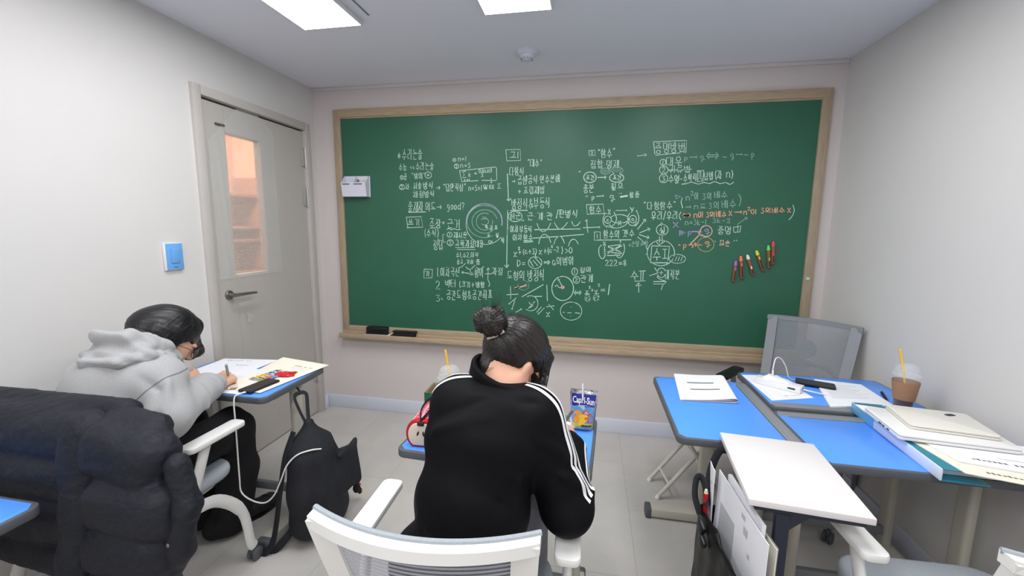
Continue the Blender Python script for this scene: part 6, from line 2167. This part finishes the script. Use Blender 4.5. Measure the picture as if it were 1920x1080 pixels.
# track jacket
jackB = [('e', (-.295, .915, .615), (.175, .138, .110)), ('e', (-.275, .955, .75), (.150, .118, .150)), ('e', (-.255, 1.015, .895), (.165, .122, .125)), ('e', (-.235, 1.055, .965), (.140, .095, .075)),
         ('c', shLb, shRb, .066, .064), ('+', .03, ('c', (-.225, 1.085, .985), (-.235, 1.04, .95), .056, .10)),
         ('+', .03, ('c', shRb, elRb, .069, .069)), ('+', .025, ('c', elRb, (-.046, 1.25, .765), .066, .052)), ('+', .012, ('c', (-.046, 1.25, .765), (-.052, 1.300, .765), .048, .036)), ('+', .03, ('e', (-.035, 1.015, .715), (.055, .062, .050))),
         ('+', .03, ('c', shLb, elLb, .074, .060)), ('+', .025, ('c', elLb, tuple(wlB - (.02, .012, -.006)), .056, .038)), ('+', .03, ('e', (-.345, .925, .625), (.12, .12, .075)))]


def jack_disp(X):
    d = .003 * wob(X, 15, 22) + .0012 * wob(X, 16, 55)
    for p, v, w_, a, L_ in FOLD_B:
        d = d + fold(X, p, v, None, w_, a * 1.5, L_)
    return d


FOLD_B = on_surface(jackB, .04, (((-.30, .97, .99), (.75, .1, .35), .014, -.008, .10), ((-.33, .95, .95), (.85, .05, .25), .015, .007, .10), ((-.16, .92, .86), (.7, -.1, -.4), .014, .007, .09), ((-.19, .90, .80), (.8, -.1, -.3), .016, -.007, .10),
                            ((-.36, .86, .72), (.5, -.1, -.7), .014, .008, .10), ((-.28, .84, .68), (.6, -.2, -.6), .016, -.007, .10), ((-.20, .84, .66), (.7, 0, -.5), .014, .006, .08),
                            ((.0, 1.0, .87), (.3, .5, -.5), .012, -.009, .05), ((-.02, .98, .83), (.5, .4, -.4), .012, .008, .05), ((.01, .99, .79), (.4, .6, -.4), .011, -.008, .05), ((.02, 1.04, .76), (.3, .7, .3), .011, .007, .05),
                            ((-.05, .975, .90), (.6, .2, -.5), .013, .008, .06), ((-.15, 1.01, 1.0), (.8, .3, -.3), .012, -.008, .07)))


jk = body('track_jacket', [dict(prims=jackB, res=.0052, k=.04, disp=jack_disp)], 'track_black', pB)
cl = []
for i in range(44):
    a = math.radians(-205 + 262 * i / 43)
    c_ = np.array((-.218, 1.096, 1.030))
    p0 = c_ + np.array((.094 * math.cos(a), .078 * math.sin(a), -.024 + .012 * math.sin(a) - .010 * math.cos(a)))
    p1 = c_ + np.array((.086 * math.cos(a), .072 * math.sin(a) - .004, .027 + .012 * math.sin(a) - .029 * math.cos(a)))
    cl.append(('c', tuple(p0), tuple(p1), .013, .007))
body('collar', [dict(prims=cl, res=.0036, k=.010)], 'track_black', pB)
st_ = MB()
for o in (-.021, 0.0, .021):
    ribbon_on(st_, jackB, [(-.155, 1.075 + o * 1.2, 1.05), (-.10, 1.05 + o * 1.2, 1.035), (-.055, 1.04 + o, .985), (-.028, 1.03 + o, .92), (-.0, 1.02 + o, .84), (.025, 1.025 + o, .765)], .0115, .04, jack_disp, .0014, 70)
    ribbon_on(st_, jackB, [(.022, 1.045, .735 + o * .9), (.012, 1.10, .755 + o * .9), (.004, 1.17, .765 + o * .9), (-.002, 1.26, .77 + o * .9)], .0105, .04, jack_disp, .0014, 40)
    ribbon_on(st_, jackB, [(-.285, 1.08 + o * 1.2, 1.05), (-.34, 1.06 + o * 1.2, 1.045), (-.39, 1.06 + o, .98), (-.41, 1.09 + o, .90), (-.43, 1.15 + o, .82)], .0115, .04, jack_disp, .0014, 60)
st_.build('sleeve_stripes', 'stripe_white', pB, world=True)
cf = MB()
for w_, prev in ((wrB, np.array((-.046, 1.25, .765))), (wlB, np.array(elLb))):
    d = (w_ - prev) / np.linalg.norm(w_ - prev)
    a = w_ - d * .040
    cf.tube([tuple(a), tuple(a + d * .006), tuple(a + d * .028), tuple(a + d * .036)], [.036, .040, .038, .031], 24)
cf.build('cuffs', 'track_black', jk, world=True)
trB = [('e', (-.29, .95, .535), (.17, .15, .085)), ('c', (-.20, .96, .54), (-.185, 1.33, .55), .092, .075), ('c', (-.185, 1.33, .55), (-.19, 1.36, .09), .075, .075), ('c', (-.38, .96, .54), (-.395, 1.33, .55), .092, .075), ('c', (-.395, 1.33, .55), (-.39, 1.36, .09), .075, .075)]
body('trousers', [dict(prims=trB, res=.010, k=.03, disp=lambda X: .004 * wob(X, 22, 24))], 'track_grey', pB)
for (x0, y0) in ((-.19, 1.37), (-.39, 1.37)):
    shp = [('c', (x0, y0, .045), (x0, y0 + .15, .036), .044, .036), ('-', .004, ('b', (x0, y0, -.06), (.4, .5, .064), .001))]
    body('shoe', [dict(prims=shp, res=.006, k=.02)], 'shoe_black', pB)
tipP = np.array((-.100, 1.405, Z0 + .003))
topP = np.array((-.040, 1.355, .850))
pn = thing('pen', 'grey pen held in the right hand of the black-jacketed student', 'pen', tuple((tipP + topP) / 2))
MB().tube([q(.12), q(.2), q(.94), q(.98), q(1.0)], [.0045, .0052, .0052, .0046, .002], 14).build('barrel', 'pen_grey', pn, world=True)
MB().tube([q(0), q(.06), q(.12)], [.0006, .0022, .0042], 12).build('tip', 'steel', pn, world=True)
# ------------------------------------------------------------------ padded jacket over the chair of the student by the door
def creases(X):
    d = .006 * wob(X, 31, 22) + .004 * wob(X, 32, 55) + .0032 * np.abs(wob(X, 33, 90)) + .0016 * wob(X, 34, 180)
    return d


pj = thing('puffer_jacket', 'black padded puffer jacket draped over the back of the white chair', 'jacket', (-1.45, .92, .0))
backp = []
for (z, h, x0, x1, y) in ((.845, .075, -1.86, -1.36, .912), (.725, .075, -1.88, -1.37, .895), (.60, .075, -1.87, -1.37, .885), (.485, .065, -1.84, -1.36, .89)):
    backp.append(('b', ((x0 + x1) / 2, y, z), ((x1 - x0) / 2, .066, h), .06, (0, .10 if z < .55 else .02, 0)))
backp.append(('+', .02, ('c', (-1.86, .965, .885), (-1.34, .955, .890), .045, .045)))
body('back_panel', [dict(prims=backp, res=.0075, k=.012, disp=creases)], 'puffer', pj)
slv = [('c', (-1.385, .90, .86), (-1.375, .865, .66), .065, .062), ('c', (-1.375, .865, .65), (-1.40, .85, .52), .060, .056), ('c', (-1.40, .85, .51), (-1.415, .85, .38), .056, .050)]
body('sleeve', [dict(prims=slv, res=.0075, k=.008, disp=creases)], 'puffer', pj)
frp = [('b', (-1.235, .885, .815), (.130, .062, .085), .058, (0, .22, 0)), ('b', (-1.205, .865, .685), (.140, .066, .080), .060, (0, .05, 0)), ('b', (-1.225, .860, .555), (.140, .066, .078), .060, (0, -.05, 0)), ('b', (-1.25, .865, .43), (.130, .060, .075), .056, (0, -.12, 0)),
       ('+', .03, ('c', (-1.34, .945, .885), (-1.20, .93, .875), .042, .036))]
body('front_panel', [dict(prims=frp, res=.0075, k=.010, disp=creases)], 'puffer', pj)
plk = [('c', (-1.085, .885, .80), (-1.055, .875, .69), .030, .034), ('c', (-1.055, .875, .69), (-1.095, .870, .56), .034, .034), ('c', (-1.095, .870, .56), (-1.165, .870, .42), .034, .030)]
body('placket', [dict(prims=plk, res=.007, k=.02, disp=creases)], 'puffer', pj)
for (x, y, z) in ((-1.078, .838, .600), (-1.135, .838, .475)):
    MB().lathe([(0, 0), (.009, 0), (.009, .002), (.006, .0045), (0, .005)], 20, mtx=Matrix.Translation((x, y, z)) @ Euler((PI / 2, 0, .35)).to_matrix().to_4x4()).build('snap_button', 'steel', pj, world=True)

# ------------------------------------------------------------------ backpack hanging from the desk hook
bp = thing('backpack', 'black canvas backpack standing on the floor, hung from the door-side desk', 'backpack', (-1.23, 1.66, 0))


def bag_disp(X):
    return .005 * wob(X, 41, 18) + .0025 * wob(X, 42, 60) + .006 * np.sin(X[:, 1] * 46 + X[:, 0] * 30 + 2 * wob(X, 43, 9)) * np.clip((X[:, 2] - .02) / .2, 0, 1) * np.clip((.5 - X[:, 2]) / .2, 0, 1)


bgp = [('e', (-1.235, 1.665, .10), (.115, .165, .105)), ('e', (-1.24, 1.655, .24), (.110, .170, .15)), ('e', (-1.245, 1.650, .38), (.095, .130, .12)), ('c', (-1.25, 1.64, .42), (-1.255, 1.645, .545), .075, .022),
       ('-', .012, ('e', (-1.175, 1.745, .405), (.050, .045, .058))), ('-', .01, ('b', (-1.24, 1.66, -.05), (.4, .4, .055), .001))]
body('main_body', [dict(prims=bgp, res=.0055, k=.05, disp=bag_disp)], 'bag_black', bp)
pkp = [('b', (-1.165, 1.735, .26), (.030, .105, .105), .025, (0, -.10, -.25)), ('c', (-1.145, 1.70, .365), (-1.150, 1.835, .362), .010, .008), ('c', (-1.150, 1.83, .362), (-1.150, 1.846, .374), .010, .007)]
body('front_pocket', [dict(prims=pkp, res=.005, k=.02, disp=bag_disp)], 'bag_black', bp)
s_ = MB()
s_.tube(curve_pts([(-1.262, 1.640, .540), (-1.288, 1.636, .60), (-1.316, 1.640, .665), (-1.334, 1.690, .665), (-1.318, 1.722, .652), (-1.290, 1.69, .60), (-1.262, 1.655, .545)], 30), .010, 8, flat=(1.0, .35))
s_.build('carry_loop', 'bag_black', bp, world=True)
s_ = MB()
s_.tube(curve_pts([(-1.30, 1.60, .52), (-1.315, 1.555, .42), (-1.325, 1.525, .28), (-1.335, 1.50, .14), (-1.345, 1.478, .05), (-1.375, 1.463, .012), (-1.42, 1.462, .010)], 40), .018, 8, flat=(1.0, .18))
s_.tube(curve_pts([(-1.40, 1.462, .010), (-1.34, 1.478, .014), (-1.30, 1.515, .06), (-1.285, 1.545, .09)], 16), .016, 8, flat=(.2, 1.0))
s_.build('shoulder_strap', 'bag_black', bp, world=True)
ky = thing('bag_charm', 'little black plush charm with red and yellow bits hanging on the backpack', 'charm', (-1.17, 1.865, .10))
kp = [('e', (-1.172, 1.868, .125), (.024, .024, .024)), ('e', (-1.168, 1.872, .085), (.019, .020, .026)), ('e', (-1.160, 1.888, .060), (.012, .012, .018)), ('e', (-1.178, 1.890, .066), (.011, .012, .016)), ('e', (-1.176, 1.850, .150), (.010, .010, .014))]
body('plush_body', [dict(prims=kp, res=.0028, k=.008, disp=lambda X: .0015 * wob(X, 51, 300))], 'bag_black', ky)
b = MB()
b.box((-1.150, 1.872, .106), (.012, .014, .008), .003)
b.build('red_bit', 'red', ky, world=True)
b = MB()
b.box((-1.149, 1.892, .060), (.010, .010, .014), .003)
b.build('yellow_bit', 'straw', ky, world=True)
b = MB()
for y in (1.862, 1.878):
    b.box((-1.150, y, .132), (.005, .007, .007), .002)
b.build('eye_patch', 'white_plastic', ky, world=True)
MB().tube(curve_pts([(-1.176, 1.850, .155), (-1.165, 1.835, .19), (-1.158, 1.825, .23)], 10), .002, 6).build('cord', 'bag_black', ky, world=True)

M['pale_grey_print'] = mat('pale_grey_print', (188, 189, 194), 0.8)
# ------------------------------------------------------------------ black bag full of papers hanging on the white side desk
tb = thing('tote_bag', 'open glossy black bag stuffed with papers, hung on the left of the white side table', 'bag', (.44, 1.24, 0))
SK = math.radians(5)
tbp = [('b', (.452, 1.25, .375), (.050, .200, .155), .030, (0.0, 0, SK)), ('-', .01, ('b', (.458, 1.25, .515), (.038, .182, .10), .02, (0.0, 0, SK)))]
body('bag_body', [dict(prims=tbp, res=.0055, k=.02, disp=lambda X: .007 * wob(X, 61, 20) + .005 * wob(X, 62, 48))], 'gloss_black', tb)
s_ = MB()
s_.tube(curve_pts([(.392, 1.40, .50), (.378, 1.42, .55), (.385, 1.445, .595), (.40, 1.45, .605), (.412, 1.43, .58), (.410, 1.40, .53)], 30), .014, 8, flat=(1.0, .4))
s_.tube(curve_pts([(.42, 1.41, .53), (.425, 1.44, .62), (.450, 1.450, .70), (.475, 1.44, .715)], 20), .012, 8, flat=(1.0, .35))
s_.build('strap', 'bag_black', tb, world=True)
bk2 = MB()
bk2.box((.382, 1.335, .500), (.016, .040, .034), .006, rot=(.4, .1, .2))
bk2.box((.380, 1.305, .470), (.016, .034, .026), .006, rot=(.4, .1, .2))
bk2.build('buckle', 'black_plastic', tb, world=True)


def upright(name, label, cat, x, y0, y1, z0, z1, lean, m, th=.002, marks=(), ink='ink', grp=None, slope=0.0):
    """A sheet standing on edge in the bag: its face looks to the left, towards the middle of the room."""
    mb = MB()

    def pt(u, v, d):
        y = y0 + (y1 - y0) * u
        zb = z0
        zz = z0 + (z1 - z0) * v + slope * u
        return (x + d + lean * v + .004 * math.sin(u * 3 + v * 2) - .0875 * (y - 1.25), y, zz)
    a, f1 = sheet_grid(lambda u, v: pt(u, v, 0), 10, 10)
    b_, f2 = sheet_grid(lambda u, v: pt(u, v, th), 10, 10)
    mb.add(a, f1)
    mb.add(b_, [tuple(reversed(f)) for f in f2])
    n = 11
    ring = [i for i in range(n)] + [j * n + 10 for j in range(1, n)] + [10 * n + i for i in range(9, -1, -1)] + [j * n for j in range(9, 0, -1)]
    for i, j in zip(ring, ring[1:] + ring[:1]):
        mb.f.append((i, j, 121 + j, 121 + i))
        mb.mi.append(0)
    mb.cur = 1
    for (u0, v0, u1, v1) in marks:
        mb.add(*sheet_grid(lambda u, v: pt(u0 + u * (u1 - u0), v0 + v * (v1 - v0), -.0006), 4, 3))
    return tag(mb.build(name, [m, ink], origin='base', angle=50), label, cat, grp)


M['pale_grey_print'] = mat('pale_grey_print', (188, 189, 194), 0.8)
upright('document', 'tall white document with a pale grey panel standing in the black bag', 'document', .449, 1.405, 1.065, .42, .665, .004, 'paper', .002, [(.10, .05, .42, .62), (.55, .86, .62, .92), (.60, .70, .68, .80), (.70, .5, .74, .56)], 'pale_grey_print', 'papers in the black bag')
upright('document', 'white document at the far end of the black bag, behind the tall one', 'document', .436, 1.452, 1.385, .46, .668, .004, 'paper', .002, [(.2, .2, .6, .5), (.2, .7, .7, .73)], 'pale_grey_print', 'papers in the black bag')
upright('document', 'white bundle of papers leaning inside the black bag nearest the white table', 'document', .463, 1.37, 1.13, .44, .672, .004, 'paper', .010, (), 'ink', 'papers in the black bag')
upright('clear_folder', 'translucent pale folder behind the papers in the black bag', 'folder', .486, 1.36, 1.09, .44, .640, .004, 'film', .001)
M['card_pale'] = mat('pale_card', (222, 218, 204), 0.8)
upright('card_folder', 'beige card folder between the papers in the black bag', 'folder', .4795, 1.30, 1.085, .44, .640, .004, 'card_pale', .003)
rp = thing('pen', 'red pen tucked into the strap side of the black bag', 'pen', (.410, 1.43, .50))
MB().tube([(.412, 1.415, .47), (.410, 1.41, .53), (.408, 1.405, .575)], .007, 10).build('barrel', 'red', rp, world=True)
MB().tube([(.408, 1.405, .575), (.4075, 1.404, .588)], [.007, .004], 10).build('cap', 'apple_cream', rp, world=True)
